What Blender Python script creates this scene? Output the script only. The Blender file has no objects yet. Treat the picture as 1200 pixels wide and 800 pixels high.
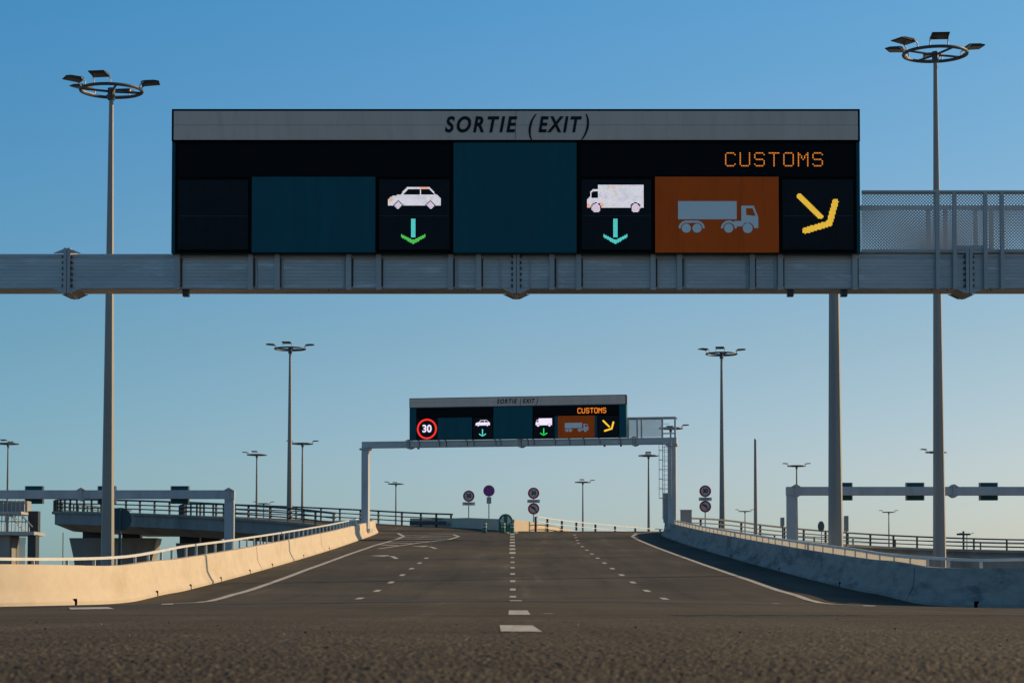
import bpy, bmesh, math, random
import numpy as np
from mathutils import Vector, Matrix, Quaternion
random.seed(7); np.random.seed(7)
sc = bpy.context.scene
R = math.radians

# ------------------------------------------------------------------ camera
F = 2600.0; HZ = 702.0; PP = 585.0; CAMZ = 0.13
pitch = math.atan((HZ-PP)/F)
cam = bpy.data.cameras.new('camera'); camo = bpy.data.objects.new('camera', cam)
sc.collection.objects.link(camo); sc.camera = camo
cam.sensor_width = 36; cam.lens = F/1200*36
cam.shift_y = (PP-400)/1200.0
cam.clip_start = 0.1; cam.clip_end = 20000
camo.location = (0, 0, CAMZ); camo.rotation_euler = (R(90)+pitch, 0, 0)
cam.dof.use_dof = True; cam.dof.focus_distance = 48; cam.dof.aperture_fstop = 13

# ------------------------------------------------------------------ light
SUN_EL = 24.0; SUN_AZ = 23.0            # azimuth beyond +X towards +Y
sdir = Vector((math.cos(R(SUN_EL))*math.cos(R(SUN_AZ)), math.cos(R(SUN_EL))*math.sin(R(SUN_AZ)), math.sin(R(SUN_EL))))
sun = bpy.data.lights.new('sun', 'SUN'); sun.energy = 4.9; sun.angle = R(0.5); sun.color = (1.0, 0.70, 0.36)
suno = bpy.data.objects.new('sun', sun); sc.collection.objects.link(suno)
suno.rotation_euler = sdir.to_track_quat('Z', 'Y').to_euler(); suno.location = (60, 20, 40)
w = bpy.data.worlds.new('World'); sc.world = w; w.use_nodes = True
nt = w.node_tree; bg = nt.nodes['Background']
sky = nt.nodes.new('ShaderNodeTexSky'); sky.sky_type = 'NISHITA'; sky.sun_disc = False
sky.sun_elevation = R(SUN_EL); sky.sun_rotation = R(90-SUN_AZ)
sky.air_density = 1.0; sky.dust_density = 0.6; sky.ozone_density = 1.6; sky.altitude = 0
# colour of the air: deeper blue away from the sun and higher up, paler towards the horizon and the sun
tcw = nt.nodes.new('ShaderNodeTexCoord'); spw = nt.nodes.new('ShaderNodeSeparateXYZ'); nt.links.new(tcw.outputs['Generated'], spw.inputs[0])
def wramp(src, lo, hi, stops):
    mr = nt.nodes.new('ShaderNodeMapRange'); mr.inputs[1].default_value = lo; mr.inputs[2].default_value = hi; nt.links.new(src, mr.inputs[0])
    r = nt.nodes.new('ShaderNodeValToRGB'); e = r.color_ramp.elements
    e[0].position = 0; e[0].color = [c/2 for c in stops[0][1]]+[1]; e[1].position = 1; e[1].color = [c/2 for c in stops[-1][1]]+[1]
    for p, c in stops[1:-1]: q = e.new((p-lo)/(hi-lo)); q.color = [v/2 for v in c]+[1]
    nt.links.new(mr.outputs[0], r.inputs[0]); return r.outputs[0]
def wmul(a, b):
    m = nt.nodes.new('ShaderNodeVectorMath'); m.operation = 'MULTIPLY'; nt.links.new(a, m.inputs[0]); nt.links.new(b, m.inputs[1])
    m2 = nt.nodes.new('ShaderNodeVectorMath'); m2.operation = 'SCALE'; m2.inputs[3].default_value = 2; nt.links.new(m.outputs[0], m2.inputs[0]); return m2.outputs[0]
el = wramp(spw.outputs[2], 0, 0.6, [(0, (1.06, 1.38, 1.96)), (.06, (1.17, 1.39, 1.80)), (.115, (1.06, 1.36, 1.60)), (.26, (.71, 1.52, 1.96)), (.6, (.72, 1.22, 1.5))])
az = wramp(spw.outputs[0], -0.3, 0.3, [(-.3, (.68, .93, .98)), (0, (1, 1, 1)), (.3, (1.22, 1.01, .90))])
nt.links.new(wmul(wmul(sky.outputs[0], el), az), bg.inputs[0]); bg.inputs[1].default_value = 0.064
sc.view_settings.view_transform = 'Standard'; sc.view_settings.look = 'None'
sc.view_settings.exposure = 0.0; sc.view_settings.gamma = 1

# ------------------------------------------------------------------ helpers
def at(px, py, Y):
    """the point at depth Y that the photograph shows at this pixel"""
    cp, sp = math.cos(pitch), math.sin(pitch)
    a = (px-600)/F; b = (PP-py)/F
    d = Vector((a, cp - b*sp, sp + b*cp))
    t = Y/d.y
    return Vector((d.x*t, Y, CAMZ + d.z*t))

C = sc.collection
def link(o, parent=None):
    C.objects.link(o)
    if parent is not None: o.parent = parent
    return o
def tag(o, label=None, cat=None, group=None, kind=None):
    if label: o['label'] = label
    if cat: o['category'] = cat
    if group: o['group'] = group
    if kind: o['kind'] = kind
    return o
def empty(name, loc=(0, 0, 0), rz=0, label=None, cat=None, group=None):
    o = bpy.data.objects.new(name, None); link(o); o.location = loc; o.rotation_euler = (0, 0, rz)
    o.empty_display_size = 0.3
    return tag(o, label, cat, group)
def copy_tree(o, parent=None):
    c = o.copy(); link(c)
    if parent is not None: c.parent = parent
    for ch in list(o.children): copy_tree(ch, c)
    return c

class MB:
    def __init__(s): s.v = []; s.f = []
    def add(s, vs, fs):
        n = len(s.v); s.v += [tuple(v) for v in vs]; s.f += [tuple(i+n for i in f) for f in fs]; return s
    def box(s, x0, x1, y0, y1, z0, z1, M=None):
        vs = [Vector(p) for p in ((x0,y0,z0),(x1,y0,z0),(x1,y1,z0),(x0,y1,z0),(x0,y0,z1),(x1,y0,z1),(x1,y1,z1),(x0,y1,z1))]
        if M is not None: vs = [M @ v for v in vs]
        return s.add(vs, [(0,3,2,1),(4,5,6,7),(0,1,5,4),(1,2,6,5),(2,3,7,6),(3,0,4,7)])
    def quad(s, a, b, c, d): return s.add([a, b, c, d], [(0, 1, 2, 3)])
    def tube(s, p0, p1, r0, r1=None, n=10, cap=True):
        p0 = Vector(p0); p1 = Vector(p1); r1 = r0 if r1 is None else r1
        q = (p1-p0).to_track_quat('Z', 'Y'); vs = []
        for p, r in ((p0, r0), (p1, r1)):
            for i in range(n):
                a = 2*math.pi*i/n; vs.append(p + q @ Vector((r*math.cos(a), r*math.sin(a), 0)))
        fs = [(i, (i+1) % n, n+(i+1) % n, n+i) for i in range(n)]
        if cap: fs += [tuple(reversed(range(n))), tuple(range(n, 2*n))]
        return s.add(vs, fs)
    def path(s, pts, r, n=6):
        for a, b in zip(pts[:-1], pts[1:]): s.tube(a, b, r, n=n)
        return s
    def prism(s, poly, y0, y1, M=None):
        """poly in the xz plane, extruded along y"""
        n = len(poly)
        vs = [Vector((x, y0, z)) for x, z in poly] + [Vector((x, y1, z)) for x, z in poly]
        if M is not None: vs = [M @ v for v in vs]
        fs = [tuple(range(n)), tuple(reversed(range(n, 2*n)))] + [(i, i+n, (i+1) % n+n, (i+1) % n) for i in range(n)]
        return s.add(vs, fs)
    def ring(s, c, Rr, r, n=48, m=8):
        vs = []; fs = []
        for i in range(n):
            a = 2*math.pi*i/n
            for j in range(m):
                b = 2*math.pi*j/m
                vs.append((c[0]+(Rr+r*math.cos(b))*math.cos(a), c[1]+(Rr+r*math.cos(b))*math.sin(a), c[2]+r*math.sin(b)))
        for i in range(n):
            for j in range(m):
                fs.append((i*m+j, ((i+1) % n)*m+j, ((i+1) % n)*m+(j+1) % m, i*m+(j+1) % m))
        return s.add(vs, fs)
    def disc(s, cx, cz, r, y0, y1, n=32):
        return s.prism([(cx+r*math.cos(2*math.pi*i/n), cz+r*math.sin(2*math.pi*i/n)) for i in range(n)], y0, y1)
    def annulus(s, cx, cz, r0, r1, y0, y1, n=40):
        vs = []
        for y in (y0, y1):
            for r in (r0, r1):
                for i in range(n):
                    a = 2*math.pi*i/n; vs.append((cx+r*math.cos(a), y, cz+r*math.sin(a)))
        fs = []
        for i in range(n):
            j = (i+1) % n
            fs += [(i, n+i, n+j, j), (2*n+i, 2*n+j, 3*n+j, 3*n+i), (n+i, 3*n+i, 3*n+j, n+j), (i, j, 2*n+j, 2*n+i)]
        return s.add(vs, fs)
    def sweep(s, path, prof, closed=True, caps=True):
        """prof: (lateral, z) where lateral is to the right of travel; z may be ('abs', value)"""
        n = len(path); m = len(prof); vs = []
        for i, p in enumerate(path):
            a = Vector(path[max(i-1, 0)]); b = Vector(path[min(i+1, n-1)])
            d = (b-a); d.z = 0; d.normalize(); side = Vector((d.y, -d.x, 0))
            for q in prof:
                v = Vector(p) + side*q[0]
                v.z = q[1][1] if isinstance(q[1], tuple) else p[2]+q[1]
                vs.append(v)
        fs = []
        for i in range(n-1):
            for j in range(m if closed else m-1):
                k = (j+1) % m
                fs.append((i*m+j, i*m+k, (i+1)*m+k, (i+1)*m+j))
        if caps and closed: fs += [tuple(reversed(range(m))), tuple(range((n-1)*m, n*m))]
        return s.add(vs, fs)
    def build(s, name, mat, parent=None, bevel=0, smooth=False):
        me = bpy.data.meshes.new(name); me.from_pydata(s.v, [], s.f); me.validate()
        bm = bmesh.new(); bm.from_mesh(me); bmesh.ops.recalc_face_normals(bm, faces=bm.faces)
        bm.to_mesh(me); bm.free()
        if smooth:
            for p in me.polygons: p.use_smooth = True
        me.materials.append(mat); o = bpy.data.objects.new(name, me); link(o, parent)
        if bevel:
            b = o.modifiers.new('bevel', 'BEVEL'); b.width = bevel; b.segments = 2; b.limit_method = 'ANGLE'
        if smooth:
            e = o.modifiers.new('edge', 'EDGE_SPLIT'); e.split_angle = R(40)
        return o

# ---- materials
def mat(name, col, rough=0.7, metal=0.0, var=0.12, scale=3.0, bump=0.0, bscale=40, stretch=(1, 1, 1), spec=0.5, emit=None, es=1.0, dirt=None, dscale=0.8, dlo=0.5, dhi=0.75, coord='Object'):
    m = bpy.data.materials.new(name); m.use_nodes = True; n = m.node_tree; b = n.nodes['Principled BSDF']
    b.inputs['Roughness'].default_value = rough; b.inputs['Metallic'].default_value = metal
    b.inputs['Specular IOR Level'].default_value = spec
    tc = n.nodes.new('ShaderNodeTexCoord'); mp = n.nodes.new('ShaderNodeMapping'); mp.inputs['Scale'].default_value = stretch
    n.links.new(tc.outputs[coord], mp.inputs[0])
    nz = n.nodes.new('ShaderNodeTexNoise'); nz.inputs['Scale'].default_value = scale; nz.inputs['Detail'].default_value = 6; nz.inputs['Roughness'].default_value = 0.65
    n.links.new(mp.outputs[0], nz.inputs['Vector'])
    rp = n.nodes.new('ShaderNodeValToRGB')
    rp.color_ramp.elements[0].position = 0.3; rp.color_ramp.elements[1].position = 0.7
    rp.color_ramp.elements[0].color = [c*(1-var) for c in col]+[1]; rp.color_ramp.elements[1].color = [min(1, c*(1+var)) for c in col]+[1]
    n.links.new(nz.outputs[0], rp.inputs[0]); out = rp.outputs[0]
    if dirt:
        n2 = n.nodes.new('ShaderNodeTexNoise'); n2.inputs['Scale'].default_value = dscale; n2.inputs['Detail'].default_value = 8; n2.inputs['Roughness'].default_value = 0.7
        n.links.new(mp.outputs[0], n2.inputs['Vector'])
        mr = n.nodes.new('ShaderNodeMapRange'); mr.inputs[1].default_value = dlo; mr.inputs[2].default_value = dhi
        n.links.new(n2.outputs[0], mr.inputs[0])
        mx = n.nodes.new('ShaderNodeMixRGB'); mx.inputs[2].default_value = list(dirt)+[1]
        n.links.new(mr.outputs[0], mx.inputs[0]); n.links.new(out, mx.inputs[1]); out = mx.outputs[0]
    n.links.new(out, b.inputs['Base Color'])
    if bump:
        n3 = n.nodes.new('ShaderNodeTexNoise'); n3.inputs['Scale'].default_value = bscale; n3.inputs['Detail'].default_value = 4
        n.links.new(mp.outputs[0], n3.inputs['Vector'])
        bp = n.nodes.new('ShaderNodeBump'); bp.inputs['Strength'].default_value = bump; bp.inputs['Distance'].default_value = 0.02
        n.links.new(n3.outputs[0], bp.inputs['Height']); n.links.new(bp.outputs[0], b.inputs['Normal'])
    if emit:
        b.inputs['Emission Color'].default_value = list(emit)+[1]; b.inputs['Emission Strength'].default_value = es
    return m
def led(name, col, s=1.0, spots=None):
    m = mat(name, (0.02, 0.02, 0.02), rough=0.5, var=0.0, emit=col, es=s)
    if spots:
        n = m.node_tree; b = n.nodes['Principled BSDF']
        tc = n.nodes.new('ShaderNodeTexCoord'); nz = n.nodes.new('ShaderNodeTexNoise'); nz.inputs['Scale'].default_value = spots[1]; nz.inputs['Detail'].default_value = 5
        n.links.new(tc.outputs['Object'], nz.inputs['Vector'])
        rp = n.nodes.new('ShaderNodeValToRGB'); els = rp.color_ramp.elements
        els[0].position = 0.38; els[0].color = list(spots[0])+[1]; els[1].position = 0.47; els[1].color = list(col)+[1]
        e = els.new(0.60); e.color = (col[0]*0.82, col[1]*1.0, col[2]*0.9, 1); e = els.new(0.655); e.color = (0.95, 0.45, 0.35, 1)
        n.links.new(nz.outputs[0], rp.inputs[0]); n.links.new(rp.outputs[0], b.inputs['Emission Color'])
    return m

def asphalt_mat(name, near):
    m = bpy.data.materials.new(name); m.use_nodes = True; n = m.node_tree; b = n.nodes['Principled BSDF']
    L = n.links
    b.inputs['Roughness'].default_value = 0.9; b.inputs['Specular IOR Level'].default_value = 0.14
    tc = n.nodes.new('ShaderNodeTexCoord')
    def noise(scale, stretch, det=5, rough=0.6):
        mp = n.nodes.new('ShaderNodeMapping'); mp.inputs['Scale'].default_value = stretch
        L.new(tc.outputs['Object'], mp.inputs[0])
        z = n.nodes.new('ShaderNodeTexNoise'); z.inputs['Scale'].default_value = scale; z.inputs['Detail'].default_value = det; z.inputs['Roughness'].default_value = rough
        L.new(mp.outputs[0], z.inputs['Vector']); return z.outputs[0]
    def ramp(inp, stops):
        r = n.nodes.new('ShaderNodeValToRGB'); e = r.color_ramp.elements
        e[0].position = stops[0][0]; e[0].color = stops[0][1]+(1,); e[1].position = stops[-1][0]; e[1].color = stops[-1][1]+(1,)
        for p, c in stops[1:-1]: q = e.new(p); q.color = c+(1,)
        L.new(inp, r.inputs[0]); return r.outputs[0]
    def mul(a, bb):
        x = n.nodes.new('ShaderNodeMixRGB'); x.blend_type = 'MULTIPLY'; x.inputs[0].default_value = 1; L.new(a, x.inputs[1]); L.new(bb, x.inputs[2]); return x.outputs[0]
    base = ramp(noise(0.35, (1, 0.35, 1)), [(0.3, (0.060, 0.052, 0.039)), (0.55, (0.073, 0.063, 0.046)), (0.75, (0.090, 0.078, 0.056))])
    wheel = ramp(noise(1.1, (1, 0.018, 1), 4), [(0.3, (0.66,)*3), (0.43, (0.95,)*3), (0.6, (1.06,)*3), (0.70, (1.5,)*3)])
    patch = ramp(noise(0.22, (0.6, 0.55, 1), 6, 0.7), [(0.36, (0.72,)*3), (0.5, (1,)*3), (0.64, (1.22, 1.2, 1.15))])
    c = mul(mul(base, wheel), patch)
    if near:
        vor = n.nodes.new('ShaderNodeTexVoronoi'); vor.inputs['Scale'].default_value = 130
        L.new(tc.outputs['Object'], vor.inputs['Vector'])
        sp = n.nodes.new('ShaderNodeSeparateColor'); L.new(vor.outputs['Color'], sp.inputs[0])
        c = mul(c, ramp(sp.outputs[0], [(0.0, (0.6, 0.6, 0.6)), (0.55, (1.0, 0.99, 0.97)), (0.82, (1.25, 1.2, 1.1)), (1.0, (3.0, 2.75, 2.4))]))
    else:
        c = mul(c, ramp(noise(14, (1, 1, 1), 8, 0.8), [(0.35, (0.72,)*3), (0.65, (1.28,)*3)]))
    L.new(c, b.inputs['Base Color'])
    bp = n.nodes.new('ShaderNodeBump'); bp.inputs['Strength'].default_value = 0.6; bp.inputs['Distance'].default_value = 0.01
    L.new(noise(60 if near else 25, (1, 1, 1), 4), bp.inputs['Height']); L.new(bp.outputs[0], b.inputs['Normal'])
    return m

M = {}
M['asphalt'] = asphalt_mat('asphalt', False); M['asphalt_near'] = asphalt_mat('asphalt_coarse', True)
M['paint'] = mat('road_paint', (0.52, 0.49, 0.44), 0.8, var=0.18, scale=9, dirt=(0.13, 0.12, 0.10), dscale=9, dlo=0.46, dhi=0.68)
M['joint_strip_dark'] = mat('joint_and_strip_dark', (0.022, 0.02, 0.019), 0.7)
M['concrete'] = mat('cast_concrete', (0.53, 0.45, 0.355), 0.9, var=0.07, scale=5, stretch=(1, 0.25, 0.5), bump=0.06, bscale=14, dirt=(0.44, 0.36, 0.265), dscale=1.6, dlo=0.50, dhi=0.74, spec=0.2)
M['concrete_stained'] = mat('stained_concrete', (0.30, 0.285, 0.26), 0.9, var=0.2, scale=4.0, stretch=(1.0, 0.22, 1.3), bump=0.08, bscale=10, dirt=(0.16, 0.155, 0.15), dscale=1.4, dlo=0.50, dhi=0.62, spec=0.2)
M['concrete_grey'] = mat('grey_concrete', (0.27, 0.27, 0.26), 0.9, var=0.15, scale=0.6, stretch=(1, 1, 0.4), dirt=(0.15, 0.15, 0.145), dscale=0.35, spec=0.2)
M['dirt'] = mat('dry_ground', (0.16, 0.13, 0.09), 0.95, var=0.3, scale=0.05)
M['galv'] = mat('galvanised_steel', (0.42, 0.42, 0.42), 0.55, metal=0.35, var=0.12, scale=2.5, stretch=(1, 1, 0.25))
M['pole'] = mat('mast_steel', (0.27, 0.26, 0.24), 0.6, metal=0.15, var=0.12, scale=1.5, stretch=(1, 1, 0.12))
M['darksteel'] = mat('dark_steel', (0.05, 0.055, 0.06), 0.5, metal=0.4, var=0.15, scale=4)
M['ring'] = mat('ring_steel', (0.07, 0.075, 0.08), 0.5, metal=0.2, var=0.1)
M['black'] = mat('black_housing', (0.015, 0.015, 0.017), 0.5, var=0.2)
M['void'] = mat('drain_void', (0.002, 0.002, 0.002), 1.0, spec=0.0)
M['glass'] = mat('lamp_glass', (0.03, 0.028, 0.026), 0.25, var=0.1)
M['whiterail'] = mat('white_railing', (0.62, 0.61, 0.58), 0.45, metal=0.1, var=0.1, scale=2)
M['postblue'] = mat('gantry_post_paint', (0.44, 0.46, 0.48), 0.5, metal=0.2, var=0.08, scale=0.8, stretch=(1, 1, 0.3), dirt=(0.3, 0.31, 0.32), dscale=0.9)
M['teal'] = mat('teal_panel', (0.002, 0.09, 0.122), 0.65, var=0.10, scale=1.2, spec=0.25, stretch=(2.5, 1, 0.35), dirt=(0.004, 0.072, 0.095), dscale=2.5)
M['tealdark'] = mat('dark_teal_cabinet', (0.012, 0.055, 0.075), 0.55, var=0.1)
M['screen'] = mat('led_screen_face', (0.0075, 0.010, 0.014), 0.6, var=0.25, scale=6, spec=0.2)
M['screen_up'] = mat('led_text_face', (0.0030, 0.0036, 0.0055), 0.65, var=0.2, scale=6, spec=0.12)
M['frameblack'] = mat('black_frame', (0.0015, 0.0016, 0.002), 0.7, spec=0.08)
M['title'] = mat('title_band_grey', (0.70, 0.54, 0.45), 0.6, var=0.06, scale=0.9, stretch=(2, 1, 0.4), dirt=(0.58, 0.45, 0.38), dscale=2.5)
M['letter'] = mat('black_lettering', (0.010, 0.011, 0.014), 0.6, var=0.05, spec=0.2)
M['orange'] = mat('orange_panel', (0.85, 0.112, 0.008), 0.7, var=0.06, scale=1.5, spec=0.2, stretch=(2, 1, 0.35), dirt=(0.66, 0.09, 0.01), dscale=2.5)
M['vinyl'] = mat('pale_vinyl', (0.85, 0.90, 0.88), 0.6, var=0.03)
M['signred'] = mat('sign_red', (0.55, 0.015, 0.03), 0.5, var=0.06)
M['signwhite'] = mat('sign_white', (0.50, 0.52, 0.50), 0.5, var=0.05)
M['signblue'] = mat('sign_blue', (0.035, 0.07, 0.42), 0.5, var=0.05)
M['signpost'] = mat('sign_post_green', (0.22, 0.36, 0.36), 0.5, metal=0.2)
M['green'] = mat('beacon_green', (0.008, 0.13, 0.085), 0.45, var=0.08)
M['cabinet'] = mat('cabinet_grey', (0.30, 0.30, 0.29), 0.6, var=0.06)
M['led_white'] = led('led_white', (0.80, 0.74, 0.86), 1.2, spots=((0.62, 0.66, 0.75), 7))
M['led_whiteF'] = led('led_white_bright', (0.9, 0.8, 1.0), 1.0)
M['led_wheel'] = led('led_wheel', (0.78, 0.66, 0.82), 1.15)
M['led_cyan'] = led('led_cyan', (0.10, 0.72, 0.68), 1.1)
M['led_green'] = led('led_green', (0.09, 0.62, 0.10), 1.1)
M['led_greenF'] = led('led_green_bright', (0.02, 0.85, 0.12), 0.95)
M['led_yellow'] = led('led_yellow', (0.85, 0.52, 0.04), 1.25)
M['led_yellowF'] = led('led_yellow_bright', (1.0, 0.58, 0.02), 1.1)
M['led_orange'] = led('led_orange', (1.0, 0.30, 0.03), 0.95)
M['led_orangeF'] = led('led_orange_bright', (1.0, 0.25, 0.01), 1.2)
M['led_red'] = led('led_red', (1.0, 0.03, 0.015), 1.0)

def beam_mat():
    m = mat('aluminium_beam', (0.43, 0.43, 0.43), 0.42, metal=0.55, var=0.16, scale=1.0, stretch=(0.6, 1, 3.0), dirt=(0.70, 0.72, 0.72), dscale=1.8, dlo=0.55, dhi=0.75)
    n = m.node_tree; b = n.nodes['Principled BSDF']
    tc = n.nodes.new('ShaderNodeTexCoord'); sp = n.nodes.new('ShaderNodeSeparateXYZ'); n.links.new(tc.outputs['Object'], sp.inputs[0])
    mu = n.nodes.new('ShaderNodeMath'); mu.operation = 'MULTIPLY'; mu.inputs[1].default_value = 2*math.pi/0.058; n.links.new(sp.outputs[2], mu.inputs[0])
    si = n.nodes.new('ShaderNodeMath'); si.operation = 'SINE'; n.links.new(mu.outputs[0], si.inputs[0])
    po = n.nodes.new('ShaderNodeMapRange'); po.inputs[1].default_value = 0.75; po.inputs[2].default_value = 1.0; n.links.new(si.outputs[0], po.inputs[0])
    bp = n.nodes.new('ShaderNodeBump'); bp.invert = True; bp.inputs['Strength'].default_value = 0.22; bp.inputs['Distance'].default_value = 0.01
    n.links.new(po.outputs[0], bp.inputs['Height']); n.links.new(bp.outputs[0], b.inputs['Normal'])
    return m
M['beam'] = beam_mat()

def perforated(name, pitch_, thr, col):
    m = mat(name, col, 0.5, metal=0.3, var=0.1, scale=1.5)
    n = m.node_tree; b = n.nodes['Principled BSDF']; out = n.nodes['Material Output']
    tc = n.nodes.new('ShaderNodeTexCoord'); sp = n.nodes.new('ShaderNodeSeparateXYZ'); n.links.new(tc.outputs['Object'], sp.inputs[0])
    def s(i):
        mu = n.nodes.new('ShaderNodeMath'); mu.operation = 'MULTIPLY'; mu.inputs[1].default_value = math.pi/pitch_; n.links.new(sp.outputs[i], mu.inputs[0])
        si = n.nodes.new('ShaderNodeMath'); si.operation = 'SINE'; n.links.new(mu.outputs[0], si.inputs[0]); return si.outputs[0]
    pr = n.nodes.new('ShaderNodeMath'); pr.operation = 'MULTIPLY'; n.links.new(s(0), pr.inputs[0]); n.links.new(s(2), pr.inputs[1])
    gt = n.nodes.new('ShaderNodeMath'); gt.operation = 'GREATER_THAN'; gt.inputs[1].default_value = thr; n.links.new(pr.outputs[0], gt.inputs[0])
    tr = n.nodes.new('ShaderNodeBsdfTransparent'); mx = n.nodes.new('ShaderNodeMixShader')
    n.links.new(gt.outputs[0], mx.inputs[0]); n.links.new(b.outputs[0], mx.inputs[1]); n.links.new(tr.outputs[0], mx.inputs[2]); n.links.new(mx.outputs[0], out.inputs[0])
    return m
M['perf'] = perforated('perforated_sheet', 0.026, 0.12, (0.55, 0.56, 0.57))
M['perf_far'] = perforated('perforated_sheet_coarse', 0.05, -0.25, (0.38, 0.42, 0.46))
def infill_mat():
    m = bpy.data.materials.new('frosted_infill'); m.use_nodes = True; n = m.node_tree; b = n.nodes['Principled BSDF']; out = n.nodes['Material Output']
    b.inputs['Base Color'].default_value = (0.6, 0.58, 0.53, 1); b.inputs['Roughness'].default_value = 0.6
    tl = n.nodes.new('ShaderNodeBsdfTranslucent'); tl.inputs[0].default_value = (0.72, 0.70, 0.64, 1)
    tr = n.nodes.new('ShaderNodeBsdfTransparent')
    m1 = n.nodes.new('ShaderNodeMixShader'); m1.inputs[0].default_value = 0.55; n.links.new(b.outputs[0], m1.inputs[1]); n.links.new(tl.outputs[0], m1.inputs[2])
    m2 = n.nodes.new('ShaderNodeMixShader'); m2.inputs[0].default_value = 0.22; n.links.new(m1.outputs[0], m2.inputs[1]); n.links.new(tr.outputs[0], m2.inputs[2])
    n.links.new(m2.outputs[0], out.inputs[0]); return m
M['infill'] = infill_mat()

def text_mesh(name, s, size, loc, m, parent, shear=0.0, xs=1.0, spacing=1.0, offset=0.0, ext=0.003):
    cu = bpy.data.curves.new(name, 'FONT'); cu.body = s; cu.size = size; cu.shear = shear; cu.align_x = 'CENTER'; cu.align_y = 'CENTER'
    cu.space_character = spacing; cu.offset = offset; cu.extrude = ext; cu.resolution_u = 6
    o = bpy.data.objects.new(name+'_curve', cu); C.objects.link(o)
    dg = bpy.context.evaluated_depsgraph_get(); dg.update()
    me = bpy.data.meshes.new_from_object(o.evaluated_get(dg)); me.name = name
    bpy.data.objects.remove(o); bpy.data.curves.remove(cu)
    Mx = Matrix.Translation(loc) @ Matrix.Rotation(R(90), 4, 'X') @ Matrix.Diagonal((xs, 1, 1, 1))
    me.transform(Mx); me.materials.clear(); me.materials.append(m)
    t = bpy.data.objects.new(name, me); link(t, parent); return t

# ------------------------------------------------------------------ terrain profile of the roadway
_Y = [-50, 0, 19, 28.5, 34, 42, 49.8, 56.4, 62.3, 69, 81.5, 94.4, 107, 125, 138, 146, 152, 170]
_Z = [0, 0, 0, .094, .108, .125, .15, .325, .568, .855, 1.42, 2.02, 2.62, 3.53, 4.2, 4.6, 4.72, 4.75]
_ys = np.linspace(-50, 170, 2201); _zs = np.interp(_ys, _Y, _Z)
_k = np.hanning(41); _k /= _k.sum(); _zs = np.convolve(np.pad(_zs, 20, mode='edge'), _k, 'valid')
def zr(x, y):
    z = float(np.interp(y, _ys, _zs))
    wgt = min(max((y-17)/10, 0), 1)*min(max((55-y)/9, 0), 1)
    wgt = wgt*wgt*(3-2*wgt)
    k = 0.16 if x > 0 else 0.12
    return z - k*(min(abs(x), 10)/9)**1.3*wgt

# ground
g = MB(); S = 3000
g.quad((-S, -S, -0.45), (S, -S, -0.45), (S, S, -0.45), (-S, S, -0.45))
tag(g.build('ground', M['dirt']), kind='structure')

# roadway sheet
rows = list(np.arange(-30, 24, 3.0)) + list(np.arange(24, 60, 0.5)) + list(np.arange(60, 146.6, 1.5)) + [147.5]
def hw(y):
    l = float(np.interp(y, [-30, 38.3, 39, 40, 41, 42.5, 44, 46, 120, 141, 147.5], [60, 60, 22, 15, 12.2, 10.3, 9.4, 8.8, 8.8, 8.8, 9.6]))
    r = float(np.interp(y, [-30, 43.3, 43.8, 44.2, 45, 46.5, 48.5, 132, 137, 142, 147.5], [60, 60, 16, 12.5, 10.6, 9.8, 9.25, 9.25, 9.6, 10.8, 12.5]))
    return l, r
g = MB(); NC = 57
for y in rows:
    l, r = hw(y); dz = -0.012*min(max((31-y)/2, 0), 1)
    for j in range(NC):
        t_ = 2*j/(NC-1)-1; e_ = l if t_ < 0 else r; i_ = 0.92*min(e_, 9.3)
        x = i_*t_/0.78 if abs(t_) <= 0.78 else math.copysign(i_+(e_-i_)*(abs(t_)-0.78)/0.22, t_)
        g.v.append((x, y, zr(x, y)+dz))
for i in range(len(rows)-1):
    for j in range(NC-1):
        a = i*NC+j; g.f.append((a, a+1, a+NC+1, a+NC))
ro = g.build('road', M['asphalt'], smooth=True); ro.modifiers.clear(); tag(ro, kind='structure')

# near asphalt with real aggregate relief, a fan of fine cells
def near_sheet():
    ys = [2.2]
    while ys[-1] < 31: ys.append(ys[-1]*1.0034)
    ys = np.array(ys); nr = len(ys); nc = 640
    u = np.linspace(-0.26, 0.26, nc)
    Yg = np.repeat(ys[:, None], nc, 1); X = u[None, :]*Yg
    def lp(a, k):
        for _ in range(k):
            a = (a+np.roll(a, 1, 0)+np.roll(a, -1, 0)+np.roll(a, 1, 1)+np.roll(a, -1, 1))/5
        return a/a.std()
    h = 1.1*lp(np.random.randn(nr, nc), 1)+0.3*lp(np.random.randn(nr, nc), 2)+0.25*lp(np.random.randn(nr, nc), 12)
    amp = 0.0013*np.clip((30-Yg)/24, 0, 1)
    base = np.interp(Yg, _ys, _zs)
    wg = np.clip((Yg-17)/10, 0, 1); wg = wg*wg*(3-2*wg)
    base = base - np.where(X > 0, .16, .12)*(np.minimum(abs(X), 10)/9)**1.3*wg
    Z = base + h*amp
    co = np.stack([X, Yg, Z], -1).reshape(-1, 3).astype(np.float32)
    idx = np.arange(nr*nc).reshape(nr, nc)
    q = np.stack([idx[:-1, :-1], idx[:-1, 1:], idx[1:, 1:], idx[1:, :-1]], -1).reshape(-1, 4).astype(np.int32)
    me = bpy.data.meshes.new('near_road'); me.vertices.add(len(co)); me.vertices.foreach_set('co', co.ravel())
    me.loops.add(q.size); me.loops.foreach_set('vertex_index', q.ravel())
    me.polygons.add(len(q)); me.polygons.foreach_set('loop_start', np.arange(0, q.size, 4, dtype=np.int32))
    me.polygons.foreach_set('loop_total', np.full(len(q), 4, dtype=np.int32)); me.update(calc_edges=True)
    me.materials.append(M['asphalt_near'])
    o = bpy.data.objects.new('near_road', me); link(o); tag(o, kind='structure')
near_sheet()

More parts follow.
